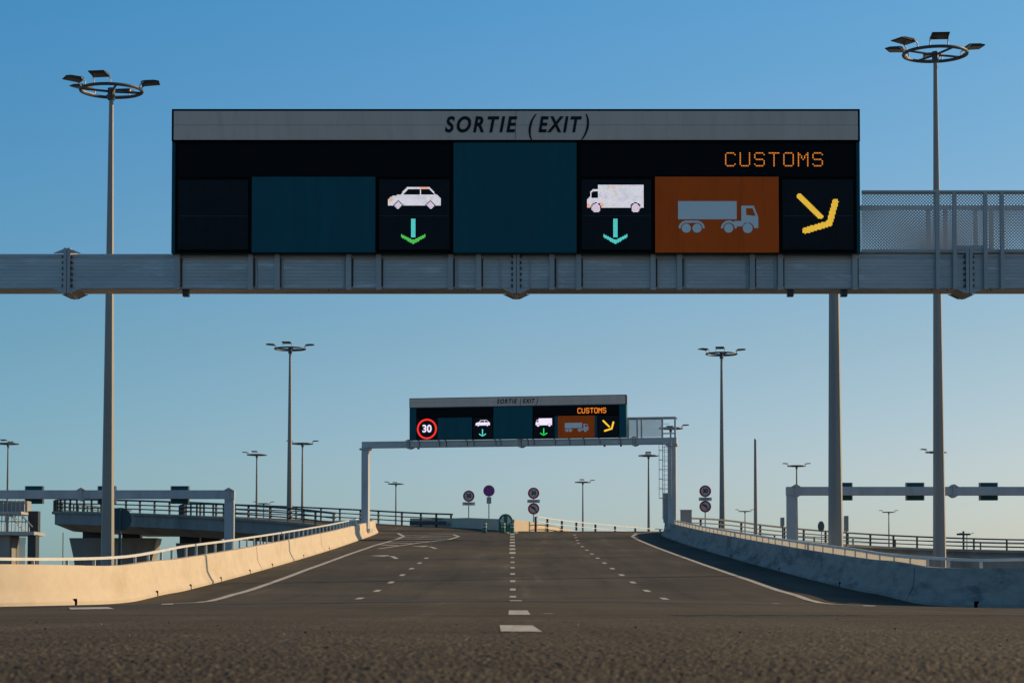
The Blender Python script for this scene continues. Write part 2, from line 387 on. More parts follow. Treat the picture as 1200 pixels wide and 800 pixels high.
# ------------------------------------------------------------------ markings
def strip(path, width, name=None, dz=0.006, mb=None, mt='paint', label=None, group=None, sub=2.0):
    g = mb or MB(); pts = []
    for a, b in zip(path[:-1], path[1:]):
        n = max(1, int(math.hypot(b[0]-a[0], b[1]-a[1])/sub))
        pts += [(a[0]+(b[0]-a[0])*i/n, a[1]+(b[1]-a[1])*i/n) for i in range(n)]
    pts.append(path[-1]); n0 = len(g.v)
    for i, p in enumerate(pts):
        a = pts[max(i-1, 0)]; b = pts[min(i+1, len(pts)-1)]
        dx, dy = b[0]-a[0], b[1]-a[1]; L = math.hypot(dx, dy) or 1; nx, ny = dy/L, -dx/L
        for s in (-1, 1):
            x = p[0]+s*nx*width/2; y = p[1]+s*ny*width/2; g.v.append((x, y, zr(x, y)+dz))
    for i in range(len(pts)-1):
        a = n0+2*i; g.f.append((a, a+1, a+3, a+2))
    if name:
        o = g.build(name, M[mt]); return tag(o, kind='structure')
strip([(-5.2, 33.5), (-5.9, 38), (-6.35, 41.0), (-6.5, 43.0), (-6.65, 47), (-6.8, 60), (-6.95, 75), (-7.0, 95), (-6.9, 110), (-6.45, 124), (-6.4, 131), (-7.2, 140)], 0.19, 'edge_line_marking')
strip([(5.35, 33.3), (5.95, 37), (6.3, 39.0), (6.5, 41.5), (6.66, 46), (6.8, 53), (6.97, 65), (7.0, 90), (6.98, 120), (7.1, 131), (7.8, 139), (9.8, 146)], 0.19, 'edge_line_marking')
g = MB()
for k in range(14):
    y = 50.6+6.5*k
    strip([(0.02, y), (0.02, y+1.5)] if k < 7 else [(0.02, y), (0.02, y+3.2)], 0.15 if k < 7 else 0.27, mb=g)
tag(g.build('lane_line_marking', M['paint']), kind='structure')
g = MB()
for k in range(14):
    y = 49.6+6.5*k
    x = 3.45 if k < 10 else 3.45+0.12*(k-10)
    strip([(x, y), (x, y+1.5)], 0.15, mb=g)
tag(g.build('lane_line_marking', M['paint']), kind='structure')
g = MB()
for k in range(7):
    y = 49.6+6.5*k; strip([(-3.45, y), (-3.45, y+1.5)], 0.15, mb=g)
tag(g.build('lane_line_marking', M['paint']), kind='structure')
# the three near centre marks
def flat_mark(pts, dz=0.0026, n=6):
    g = MB(); (a, b, c, d) = [Vector((p[0], p[1], 0)) for p in pts]
    for i in range(n+1):
        t = i/n
        for q in (a.lerp(d, t), b.lerp(c, t)): g.v.append((q.x, q.y, zr(q.x, q.y)+dz))
    g.f = [(2*i, 2*i+1, 2*i+3, 2*i+2) for i in range(n)]
    tag(g.build('centre_mark', M['paint']), kind='structure')
flat_mark([(-0.045, 8.95), (0.120, 8.85), (0.100, 11.0), (-0.062, 11.1)])
flat_mark([(-0.03, 18.6), (0.155, 18.6), (0.15, 21.4), (-0.03, 21.4)])
flat_mark([(-0.035, 33.0), (0.155, 33.0), (0.155, 37.5), (-0.035, 37.5)], n=4)
flat_mark([(0.27, 19.3), (0.35, 19.2), (0.36, 19.4), (0.28, 19.5)], n=2)
strip([(-5.3, 26.6), (-4.82, 26.7)], 2.6, 'edge_mark')
strip([(4.6, 38.5), (4.9, 41.5)], 0.12, 'edge_mark')
# gore hatching in front of the left branch
strip([(-3.5, 124), (-3.15, 131), (-3.6, 136), (-5.2, 139)], 0.2, 'gore_line_marking')
strip([(-6.3, 105), (-4.9, 116), (-3.5, 124)], 0.2, 'gore_line_marking')
g = MB()
for k in range(6):
    y = 111+4.3*k; xr = float(np.interp(y, [105, 116, 124, 136], [-6.3, -4.9, -3.5, -3.5])); strip([(-6.7, y+1.5), (xr, y-0.6)], 0.4, mb=g)
tag(g.build('gore_hatching', M['paint']), kind='structure')
def lane_arrow(x, y, s=1.0):
    g = MB(); strip([(x+0.75*s, y-3.0), (x+0.3*s, y+0.5), (x-0.2*s, y+1.6)], 0.22*s, mb=g, sub=1)
    pts = [(x-0.95*s, y+1.5), (x-0.1*s, y+0.2), (x+0.0*s, y+2.6)]
    n = len(g.v); g.v += [(p[0], p[1], zr(*p)+0.007) for p in pts]; g.f.append((n, n+1, n+2))
    tag(g.build('lane_arrow_marking', M['paint']), kind='structure')
lane_arrow(-5.2, 91.5, 0.8); lane_arrow(-4.2, 108, 0.8)
strip([(0.05, 140), (0.0, 144)], 0.7, 'nose_marking')
strip([(1.3, 17.9), (3.2, 18.0), (8, 17.9)], 0.55, 'dark_cross_strip', mt='joint_strip_dark')  # dark strip across the right half of the near road
strip([(-0.1, 13.2), (0.9, 14.2), (2.6, 14.4), (4.0, 13.9)], 0.02, 'road_scratch', mt='paint', dz=0.004)
# thin dark strip across the road just before the crest
strip([(-8.3, 127.5), (8.8, 128.3)], 0.3, 'dark_crest_strip', mt='joint_strip_dark')

# loose stones on the asphalt
def stone_mesh(sd):
    rnd = random.Random(sd); bm = bmesh.new(); bmesh.ops.create_icosphere(bm, subdivisions=2, radius=1)
    for v in bm.verts: v.co *= rnd.uniform(0.72, 1.15); v.co.z *= 0.7
    me = bpy.data.meshes.new('loose_stone'); bm.to_mesh(me); bm.free(); return me
M['stone_dark'] = mat('dark_stone', (0.02, 0.019, 0.018), 0.8); M['stone_pale'] = mat('pale_stone', (0.38, 0.34, 0.28), 0.8)
sms = []
for i, mm in enumerate(['stone_dark', 'stone_dark', 'stone_pale']):
    me = stone_mesh(i); me.materials.append(M[mm]); sms.append(me)
spots = [(43, 729), (53, 737), (118, 732), (51, 731), (36, 727), (173, 757), (59, 769), (324, 746), (332, 743), (386, 741), (358, 741), (151, 745), (255, 733), (198, 730), (345, 734), (600, 753), (758, 763), (677, 734), (745, 735), (535, 732), (472, 726), (867, 741), (1001, 747), (1098, 756), (1172, 757), (1049, 737), (1064, 737), (981, 725), (902, 741), (677, 733), (864, 754), (1180, 750)]
for i, (px, py) in enumerate(spots):
    if px < 100 and py < 731: pass
    Y = CAMZ*F/(py-HZ); p = at(px, py, Y); k = i % 3
    o = bpy.data.objects.new('loose_stone', sms[k]); link(o)
    s = Y/F*random.uniform(0.9, 1.7); o.scale = (s, s, s); o.location = (p.x, Y, s*0.5)
    o.rotation_euler = (0, 0, random.uniform(0, 6))
    tag(o, 'small pale stone lying loose on the near asphalt' if k == 2 else 'small dark stone lying loose on the near asphalt', 'stone', 'loose stones on the asphalt')

# ------------------------------------------------------------------ concrete barriers
def dens(path, step=1.0):
    out = []
    for a, b in zip(path[:-1], path[1:]):
        L = math.dist(a[:2], b[:2]); n = max(1, int(L/step))
        for i in range(n): out.append(tuple(a[k]+(b[k]-a[k])*i/n for k in range(len(a))))
    out.append(tuple(path[-1])); return out
def chaikin(p, it=2):
    for _ in range(it):
        q = [p[0]]
        for a, b in zip(p[:-1], p[1:]):
            q.append(tuple(a[k]*.75+b[k]*.25 for k in range(len(a)))); q.append(tuple(a[k]*.25+b[k]*.75 for k in range(len(a))))
        q.append(p[-1]); p = q
    return p
BH = 0.81
def barrier(path, side, m, label, joints, drains, infill=False, endcap=True, rail_path=None, step=1.6):
    """path: front base line; side=+1 when the body lies to the right of travel"""
    P = dens(chaikin(path), 0.8); P = [(x, y, zr(x, y)) for x, y in P]
    root = empty('concrete_barrier', P[len(P)//2], 0, label, 'barrier')
    off = Vector(P[len(P)//2])
    loc = [tuple(Vector(p)-off) for p in P]
    # cumulative length
    cum = [0]
    for a, b in zip(P[:-1], P[1:]): cum.append(cum[-1]+math.dist(a, b))
    prof = [(0, -0.35), (0, 0.07), (0.035, 0.11), (0.115, 0.26), (0.155, 0.36), (0.19, BH-0.03), (0.215, BH), (0.395, BH), (0.42, BH-0.03), (0.46, 0.3), (0.46, -0.35)]
    prof = [(side*a, b) for a, b in prof]
    g = MB(); cuts = [0]+[min(range(len(P)), key=lambda i: abs(P[i][1]-jy)+(0 if (P[i][0]*joints[1] > 0) else 50)) for jy in joints[0]]+[len(P)-1]
    cuts = sorted(set(cuts))
    for a, b in zip(cuts[:-1], cuts[1:]):
        seg = [Vector(v) for v in loc[a:b+1]]
        if len(seg) < 2: continue
        d = (seg[1]-seg[0]).normalized(); seg[0] = seg[0]+d*0.05 if a else seg[0]
        d = (seg[-1]-seg[-2]).normalized(); seg[-1] = seg[-1]-d*0.05 if b < len(P)-1 else seg[-1]
        g.sweep([tuple(v) for v in seg], prof)
    g.build('wall', m, root, smooth=True)
    core = MB().sweep(loc[1:-1], [(side*a, b) for a, b in [(0.09, -0.3), (0.09, 0.07), (0.22, 0.34), (0.26, BH-0.06), (0.37, BH-0.06), (0.4, 0.3), (0.4, -0.3)]])
    core.build('joint_filler', M['joint_strip_dark'], root)
    # drains
    for dy in drains:
        i = min(range(1, len(P)-1), key=lambda i: abs(P[i][1]-dy)); a = Vector(loc[i]); d = (Vector(loc[i+1])-Vector(loc[i-1])).normalized()
        sd = Vector((d.y, -d.x, 0))*side; Mx = Matrix.Translation(a) @ Matrix((( d.x, sd.x, 0, 0), (d.y, sd.y, 0, 0), (0, 0, 1, 0), (0, 0, 0, 1)))
        MB().box(-0.055, 0.055, -0.005, 0.03, 0.0, 0.13, Mx).build('drain_hole', M['void'], root)
    # handrail on top
    rp = dens(chaikin(rail_path), 0.6)
    rl = []; c = 0
    for i, p in enumerate(rp):
        if i: c += math.dist(rp[i-1][:2], p[:2])
        rl.append((Vector(p)-off, c))
    g = MB().sweep([tuple(p) for p, _ in rl], [(-0.035, -0.03), (-0.035, 0.03), (0.035, 0.03), (0.035, -0.03)]); g.build('handrail', M['whiterail'], root, smooth=True)
    last = -9; n = 0
    for p, c in rl:
        if c-last >= step and n < 100:
            last = c; n += 1
            MB().box(p.x-0.03, p.x+0.03, p.y-0.03, p.y+0.03, p.z-0.85, p.z-0.03).build('rail_post', M['whiterail'], root)
    if infill:
        sub = [p for p, c in rl if p.y+off.y > infill[0] and p.x+off.x < infill[1]]
        MB().sweep([tuple(p) for p in sub], [(-0.004, -0.4), (-0.004, -0.035), (0.004, -0.035), (0.004, -0.4)]).build('infill_panel', M['infill'], root)
    return root, P, cum
LP = [(-46, 38.2), (-26, 38.5), (-16, 39.0), (-12, 40.0), (-10.2, 41.5), (-9.2, 43.2), (-8.6, 46), (-8.4, 50), (-8.4, 60), (-8.4, 90), (-8.4, 120), (-8.4, 138), (-8.7, 145), (-9.8, 149.5), (-12, 153)]
RP = [(46, 43.3), (26, 43.4), (16, 43.6), (12, 43.9), (10.2, 44.6), (9.2, 46.6), (8.85, 51), (8.85, 70), (8.85, 100), (8.85, 131), (9.3, 138), (11.0, 144)]
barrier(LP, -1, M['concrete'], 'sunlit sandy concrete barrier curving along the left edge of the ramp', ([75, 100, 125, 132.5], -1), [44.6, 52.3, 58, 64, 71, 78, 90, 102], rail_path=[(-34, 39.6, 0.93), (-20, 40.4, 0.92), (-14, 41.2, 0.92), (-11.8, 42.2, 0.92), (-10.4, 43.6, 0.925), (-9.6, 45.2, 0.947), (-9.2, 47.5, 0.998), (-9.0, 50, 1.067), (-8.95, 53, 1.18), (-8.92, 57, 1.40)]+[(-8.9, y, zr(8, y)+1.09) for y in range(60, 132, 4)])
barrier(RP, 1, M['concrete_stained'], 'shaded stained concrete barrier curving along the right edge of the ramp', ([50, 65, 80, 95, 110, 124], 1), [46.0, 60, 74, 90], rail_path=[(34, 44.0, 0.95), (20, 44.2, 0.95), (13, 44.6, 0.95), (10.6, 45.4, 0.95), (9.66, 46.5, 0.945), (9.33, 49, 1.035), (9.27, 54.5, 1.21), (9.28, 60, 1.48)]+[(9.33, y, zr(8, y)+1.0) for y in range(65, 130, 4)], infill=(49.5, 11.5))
# retaining walls below the barriers
def retaining(path, side, label):
    P = dens(chaikin(path), 2); P = [(x, y, zr(x, y)) for x, y in P]
    prof = [(side*0.30, -0.02), (side*0.62, -0.02), (side*0.62, ('abs', -0.5)), (side*0.30, ('abs', -0.5))]
    tag(MB().sweep(P, prof).build('retaining_wall', M['concrete_grey'], smooth=True), label, 'wall')
retaining([(-8.4, 50), (-8.4, 90), (-8.4, 138), (-8.7, 145), (-9.8, 149.5), (-12, 153)], -1, 'grey retaining wall holding up the left flank of the ramp')
retaining([(8.85, 50), (8.85, 90), (8.85, 131), (9.3, 138), (11.0, 144)], 1, 'grey retaining wall holding up the right flank of the ramp')

# ------------------------------------------------------------------ steel railings
def railing(path, label, m='darksteel', H=1.0, bars=(0.95, 0.62, 0.3), spacing=2.3, wide=0.07, post_w=0.08, group=None):
    P = dens(chaikin(path, 2), 0.8); o0 = Vector(P[0]); loc = [tuple(Vector(p)-o0) for p in P]
    root = empty('steel_railing', P[0], 0, label, 'railing', group)
    for k, h in enumerate(bars):
        w2 = wide if k == 0 else wide*0.65
        MB().sweep(loc, [(-w2/2, h-w2/2), (-w2/2, h+w2/2), (w2/2, h+w2/2), (w2/2, h-w2/2)]).build('rail', M[m], root, smooth=True)
    c = 0; last = -9
    for i, p in enumerate(loc):
        if i: c += math.dist(loc[i-1], p)
        if c-last >= spacing:
            last = c; a = Vector(loc[max(i-1, 0)]); b = Vector(loc[min(i+1, len(loc)-1)]); an = math.atan2(b.y-a.y, b.x-a.x)
            Mx = Matrix.Translation(p) @ Matrix.Rotation(an, 4, 'Z')
            MB().box(-post_w/2, post_w/2, 0.04, 0.18, -0.1, bars[0], Mx).build('post', M['darksteel'], root)
    return root

# ------------------------------------------------------------------ decks of the two branches
def deck(N, Fp, name, label, thick=1.5, m='concrete_grey'):
    N = chaikin(N, 2); Fp = chaikin(Fp, 2); o0 = Vector(N[0])
    root = empty(name, N[0], 0, label, 'bridge')
    g = MB(); n = len(N)
    sec = []
    for a, b in zip(N, Fp):
        a = Vector(a)-o0; b = Vector(b)-o0; d = (b-a).normalized()
        s = [a, b, b-Vector((0, 0, 0.9)), b-d*1.6-Vector((0, 0, thick)), a+d*1.6-Vector((0, 0, thick)), a-Vector((0, 0, 0.9))]
        sec.append(s); g.v += [tuple(v) for v in s]
    for i in range(n-1):
        for j in range(1, 6):
            k = (j+1) % 6; g.f.append((i*6+j, i*6+k, (i+1)*6+k, (i+1)*6+j))
        g.f.append((i*6, (i+1)*6, (i+1)*6+1, i*6+1))
    g.f += [tuple(range(6)), tuple(range((n-1)*6, n*6))]
    g.build('deck', M[m], root)
    s = MB()
    for i in range(n-1):
        q = [sec[i][0], sec[i][1], sec[i+1][1], sec[i+1][0]]; s.quad(*[v+Vector((0, 0, 0.03)) for v in q])
    s.build('road_surface', M['asphalt'], root)
    # kerb edge along near side
    e = MB().sweep([tuple(Vector(a)-o0) for a in N], [(-0.25, -0.02), (-0.25, 0.16), (0.22, 0.16), (0.22, -0.02)])
    e.build('kerb', M[m], root)
    return root
NL = [(-9.6, 147.2, 4.62), (-11.8, 152.5, 4.95), (-16, 158, 5.55), (-24, 165, 6.25), (-32, 173, 6.8), (-38.6, 185, 7.35), (-40.5, 200, 7.7), (-38, 222, 7.9)]
FL = [(-.1, 147.3, 4.62), (-2.2, 157, 5.1), (-6, 167, 5.55), (-13, 174, 6.2), (-22, 180, 6.8), (-28, 190, 7.3), (-30.5, 203, 7.7), (-28, 222, 7.9)]
NR = [(12.4, 147.4, 4.62), (14.5, 151, 4.55), (18.3, 156.3, 4.25), (25.4, 162.5, 3.92), (33, 166, 3.7), (40, 168, 3.6), (62, 171, 3.5)]
FR = [(.1, 147.3, 4.62), (3.4, 158, 4.66), (11.2, 175, 4.6), (22, 182, 4.3), (32, 185, 4.0), (41, 187, 3.8), (62, 190, 3.6)]
dl = deck(NL, FL, 'overpass', 'grey concrete overpass curving away left of the ramp behind the tall mast')
dr = deck(NR, FR, 'overpass', 'grey concrete viaduct curving away right of the ramp behind the two masts', thick=1.4)
def pier(px0, px1, ytop, Y, parent, depth=2.6):
    a = at(px0, ytop, Y); b = at(px1, ytop, Y); o0 = parent.location
    cx = (a.x+b.x)/2; W = (b.x-a.x)/2
    poly = [(-W, a.z), (W, a.z), (W*0.9, a.z-1.6), (W*0.72, -0.45), (-W*0.72, -0.45), (-W*0.9, a.z-1.6)]
    MB().prism(poly, -depth/2, depth/2, Matrix.Translation((cx-o0[0], Y+depth/2-o0[1], -o0[2]))).build('pier', M['concrete_grey'], parent)
    for s in (-0.55, 0.35):
        g = MB().box(cx+s*W-0.6-o0[0], cx+s*W+0.9-o0[0], Y+0.4-o0[1], Y+1.6-o0[1], a.z-o0[2], a.z+0.55-o0[2]); g.build('bearing', M['darksteel'], parent)
pier(81, 184, 630, 183.5, dl); pier(206, 262, 636, 172, dl, 2.0)
wp = chaikin(NR, 2); o0 = Vector(wp[0])
MB().sweep([tuple(Vector(p)-o0) for p in wp], [(0.05, -0.3), (0.5, -0.3), (0.5, -5.3), (0.05, -5.3)]).build('retaining_wall', M['concrete_grey'], dr)
railing([(-12.2, 152.8, 5.1), (-16, 158, 5.7), (-24, 165, 6.4), (-32, 173, 6.95), (-38.6, 185, 7.5), (-40.4, 200, 7.85), (-38, 221, 8.0)], 'dark steel railing on the near edge of the left overpass', spacing=1.5, wide=0.14)
railing([(-4.4, 163.6, 5.45), (-7.5, 169, 5.75), (-13, 173.9, 6.25), (-22, 179.8, 6.85), (-28, 189.8, 7.35), (-30.4, 203, 7.75)], 'dark steel railing on the far left branch edge, ending by the speed limit sign', spacing=1.8, wide=0.12)
railing([(11.6, 146.0, 4.62)]+[(x, y+.1, z+.15) for x, y, z in NR[1:]], 'dark steel railing on the near edge of the right viaduct', bars=(0.85, 0.55, 0.27), spacing=2.0, wide=0.11)
M['warmrail'] = M['whiterail']
railing([(1.7, 149.5, 4.75), (3.4, 156.5, 4.75), (7, 166, 4.75), (11.2, 174.6, 4.7), (22, 181.6, 4.4), (32, 184.6, 4.1), (45, 187, 3.9)], 'pale steel railing starting at the concrete nose and running right over the crest', m='whiterail', H=0.95, spacing=3.4)
# V-shaped concrete nose between the branches
root = empty('concrete_nose', (0, 146.6, 4.6), 0, 'pale concrete wedge wall splitting the road behind the green beacon', 'wall')
def wing(P, h0, h1, name):
    g = MB(); n = len(P)
    for i, p in enumerate(P):
        t = i/(n-1); h = h0+(h1-h0)*t
        d = Vector(P[min(i+1, n-1)])-Vector(P[max(i-1, 0)]); d.z = 0; d.normalize(); sd = Vector((d.y, -d.x, 0))
        for o_, z in ((0, -0.3), (0.0, h), (0.25, h), (0.3, -0.3)):
            v = Vector(p)+sd*o_*name; v.z = p[2]+z; g.v.append(tuple(v-Vector((0, 146.6, 4.6))))
    for i in range(n-1):
        for j in range(4):
            k = (j+1) % 4; g.f.append((i*4+j, i*4+k, (i+1)*4+k, (i+1)*4+j))
    g.f += [(0, 1, 2, 3), tuple(range((n-1)*4, n*4))]
    g.build('wall', M['concrete'], root)
wing([(-0.15, 146.6, 4.62), (-1.4, 152, 4.9), (-3.2, 160, 5.3), (-6.2, 167.5, 5.55), (-7.8, 169.5, 5.7)], 0.80, 0.62, 1)
wing([(0.15, 146.6, 4.62), (1.6, 150.5, 4.66), (3.3, 156.5, 4.66), (4.2, 159, 4.66)], 0.80, 0.45, -1)
# crossed end piece of the left railing (solid dark plate)
g = MB(); q0 = at(480, 612.5, 166.5); q1 = at(521, 612.5, 163.2); q2 = at(523, 612.5, 163.1)
for q, h in ((q0, 0.14), (q1, 0.14), (q2, 0.14)): g.v += [(q.x, q.y, q.z-h), (q.x, q.y, q.z+h), (q.x, q.y+.1, q.z+h), (q.x, q.y+.1, q.z-h)]
g.f = [(0, 1, 2, 3), (8, 9, 10, 11)]+[(i*4+j, i*4+(j+1) % 4, i*4+4+(j+1) % 4, i*4+4+j) for i in range(2) for j in range(4)]
tag(g.build('guardrail_end', M['darksteel']), 'dark folded guardrail end left of the speed limit sign', 'guardrail')

# ------------------------------------------------------------------ lamp masts
def flood_meshes():
    h = MB()
    h.prism([(0.05, -0.05), (0.05, 0.02), (0.16, 0.07), (0.62, 0.05), (0.84, -0.01), (0.84, -0.05)], -0.36, 0.36)
    gl = MB().box(0.12, 0.74, -0.29, 0.29, -0.056, -0.051)
    br = MB().path([(-0.02, -0.37, -0.28), (0.0, -0.37, -0.12), (0.2, -0.37, 0.02)], 0.025).path([(-0.02, 0.37, -0.28), (0.0, 0.37, -0.12), (0.2, 0.37, 0.02)], 0.025).path([(-0.02, -0.37, -0.28), (-0.02, 0.37, -0.28)], 0.025)
    return h, gl, br
lamp_label_used = {}
def lamp(px, yh, Y, label, heads=(5, 205, 262, 150, 80), zb=-0.45, rw=0.22, rot=0, group='lamp masts', hs=1.0):
    top = at(px, yh, Y); base = Vector((at(px, min(yh+450, 655), Y).x, Y, zb)); base.x = top.x
    H = top.z-zb
    t = empty('lamp_mast', base, 0, label, 'lamp', group)
    MB().tube((0, 0, 0), (0, 0, H), rw, 0.085, n=8).build('pole', M['pole'], t, smooth=False)
    MB().ring((0, 0, H+0.02), 1.22*hs, 0.065*hs).build('ring', M['ring'], t, smooth=True)
    g = MB()
    for a in (20, 110, 200, 290):
        a = R(a+rot); g.tube((0, 0, H-0.02), (1.22*hs*math.cos(a), 1.22*hs*math.sin(a), H+0.02), 0.05, n=6)
    g.tube((0, 0, H-0.35), (0, 0, H+0.12), 0.15, n=12)
    g.build('ring_spokes', M['ring'], t)
    for a in heads:
        ar = R(a+rot); Mx = Matrix.Translation((1.14*hs*math.cos(ar), 1.14*hs*math.sin(ar), H+0.32*hs)) @ Matrix.Scale(hs*0.92, 4) @ Matrix.Rotation(ar, 4, 'Z') @ Matrix.Rotation(R(-6), 4, 'Y')
        h, gl, br = flood_meshes()
        o = h.build('floodlight', M['black'], t, bevel=0.01); o.data.transform(Mx)
        o2 = gl.build('glass', M['glass'], o); o2.data.transform(Mx)
        o3 = br.build('bracket', M['galv'], o); o3.data.transform(Mx)
    return t
lamp(130.5, 107, 88, 'tallest lamp mast at left, rising beside the near gantry beam', zb=-0.4, rw=0.29)
lamp(1096, 64, 97, 'tallest lamp mast at right, its ring above the perforated walkway', zb=-0.4, rw=0.31, rot=4, hs=1.14)
lamp(340, 409, 176, 'lamp mast between the left overpass and the far gantry left post', rw=0.3, heads=(10, 180, 265))
lamp(845.5, 415, 176, 'lamp mast right of the far gantry beside the no left turn sign', rw=0.3, heads=(0, 195, 260))
far_lamps = [
 (9.5, 520, 262, 'lamp mast at the left picture edge above the stair tower', (90, 262)),
 (301, 533, 280, 'slim lamp mast behind the overpass left of the mid mast', (170, 265)),
 (354.5, 520, 262, 'dark lamp mast just right of the mid left mast', (10, 178)),
 (309, 590, 400, 'tiny lamp mast low behind the left overpass railing', (10, 180)),
 (464, 567, 355, 'lamp mast between the far gantry left post and speed limit sign', (170, 100)),
 (683, 565, 350, 'lamp mast standing over the crest right of the right speed limit sign', (5, 262)),
 (760, 534, 275, 'dark lamp mast just left of the far gantry ladder', (265, 90)),
 (786, 502, 232, 'lamp mast hidden behind the far gantry right post', (0, 90)),
 (933.5, 546, 300, 'lamp mast above the corner of the right gantry', (5, 175)),
 (873, 599, 430, 'tiny lamp mast seen between the two bare posts on the right', (10, 175)),
 (1041.5, 600, 430, 'tiny lamp mast between the two big right masts', (10, 175)),
 (1097, 530, 262, 'lamp mast mostly hidden behind the tallest right mast', (185, 262)),
 (1133, 626, 560, 'most distant lamp mast low on the right horizon', (10, 175)),
]
for px, yh, Y, lb, hd in far_lamps: lamp(px, yh, Y, lb, hd, rw=0.26)
# bare masts
def bare(px, ytop, Y, r0, r1, label):
    top = at(px, ytop, Y); t = empty('bare_mast', (top.x, Y, -0.45), 0, label, 'mast')
    MB().tube((0, 0, 0), (0, 0, top.z+0.45), r0, r1, n=8).build('pole', M['pole'], t)
    MB().tube((0, 0, top.z+0.45), (0, 0, top.z+0.53), r1*1.08, r1*0.5, n=12).build('cap', M['galv'], t)
    MB().box(-0.3, 0.3, -0.3, 0.3, -0.0, 0.05).build('base_plate', M['galv'], t)
bare(976.5, 205, 70.3, 0.26, 0.13, 'thick bare mast rising behind the near sign, right of centre')
bare(885, 515, 134.5, 0.16, 0.07, 'short tapered bare post beyond the right barrier')
bare(74, 624, 150, 0.04, 0.035, 'thin post under the left end of the overpass')

# ------------------------------------------------------------------ overhead sign pictograms
def raster(ins, x0, x1, y0, y1, nx, ny, T, yd, dots=0.0):
    """fills the cells for which ins(x, y) holds; T maps crop coords to (local x, local z)"""
    g = MB(); dx = (x1-x0)/nx; dy = (y1-y0)/ny
    def rect(a, b, c, d):
        p = T(a, c); q = T(b, d); g.quad((p[0], yd, q[1]), (q[0], yd, q[1]), (q[0], yd, p[1]), (p[0], yd, p[1]))
    for j in range(ny):
        y = y0+(j+0.5)*dy; run = None
        for i in range(nx+1):
            on = i < nx and ins(x0+(i+0.5)*dx, y)
            if dots:
                if on: rect(x0+(i+dots)*dx, x0+(i+1-dots)*dx, y0+(j+dots)*dy, y0+(j+1-dots)*dy)
            else:
                if on and run is None: run = i
                if not on and run is not None: rect(x0+run*dx, x0+i*dx, y0+j*dy, y0+(j+1)*dy); run = None
    return g
def inpoly(P):
    def f(x, y):
        c = False; n = len(P); j = n-1
        for i in range(n):
            if (P[i][1] > y) != (P[j][1] > y) and x < (P[j][0]-P[i][0])*(y-P[i][1])/(P[j][1]-P[i][1])+P[i][0]: c = not c
            j = i
        return c
    return f
def seg(ax, ay, bx, by, w):
    def f(x, y):
        dx, dy = bx-ax, by-ay; t = max(0, min(1, ((x-ax)*dx+(y-ay)*dy)/(dx*dx+dy*dy))); return math.hypot(x-ax-t*dx, y-ay-t*dy) < w
    return f
def U(*fs): return lambda x, y: any(f(x, y) for f in fs)
def D(a, *bs): return lambda x, y: a(x, y) and not any(b(x, y) for b in bs)
def circ(cx, cy, r): return lambda x, y: math.hypot(x-cx, y-cy) < r
def dia(cx, cy, r): return lambda x, y: abs(x-cx)+abs(y-cy) < r
# all icons in a 0..100 screen square (x right, y down)
def sc_(pts, ox, oy, s): return [((x-ox)/s, (y-oy)/s) for x, y in pts]
k = 4.92; ox, oy = 83, 262
car_body = D(inpoly(sc_([(148,447),(148,400),(165,385),(200,374),(230,370),(278,318),(434,318),(482,370),(497,375),(510,395),(510,447)], ox, oy, k)),
             inpoly(sc_([(284,331),(365,331),(365,371),(246,371)], ox, oy, k)), inpoly(sc_([(376,331),(430,331),(470,371),(376,371)], ox, oy, k)),
             dia((217-ox)/k, (445-oy)/k, 36/k), dia((442-ox)/k, (445-oy)/k, 36/k))
car_wheels = U(dia((217-ox)/k, (445-oy)/k, 28/k), dia((442-ox)/k, (445-oy)/k, 28/k))
def arr(cx): return (inpoly([(cx-2.8, 56.5), (cx+2.8, 56.5), (cx+2.8, 83.5), (cx-2.8, 83.5)]),
                     inpoly([(cx-17.5, 77.5), (cx, 87), (cx+17.5, 77.5), (cx+17.5, 82.5), (cx, 92.3), (cx-17.5, 82.5)]))
ox2, oy2, k2 = 65, 262, 4.88
tr_body = D(U(inpoly(sc_([(182,298),(502,298),(502,462),(182,462)], ox2, oy2, k2)), inpoly(sc_([(106,462),(106,398),(122,385),(132,338),(150,328),(184,328),(184,462)], ox2, oy2, k2))),
            inpoly(sc_([(134,393),(136,352),(148,344),(177,344),(177,393)], ox2, oy2, k2)), circ((167-ox2)/k2, (463-oy2)/k2, 38/k2), circ((443-ox2)/k2, (463-oy2)/k2, 38/k2))
tr_wheels = U(circ((167-ox2)/k2, (463-oy2)/k2, 31/k2), circ((443-ox2)/k2, (463-oy2)/k2, 31/k2))
k3, ox3, oy3 = 4.39, 709, 232
def s3(ax, ay, bx, by, w): return seg((ax-ox3)/k3, (ay-oy3)/k3, (bx-ox3)/k3, (by-oy3)/k3, w/k3)
yarrow = U(s3(815, 338, 945, 465, 17), s3(850, 553, 1000, 508, 19), s3(1000, 508, 1037, 372, 19))
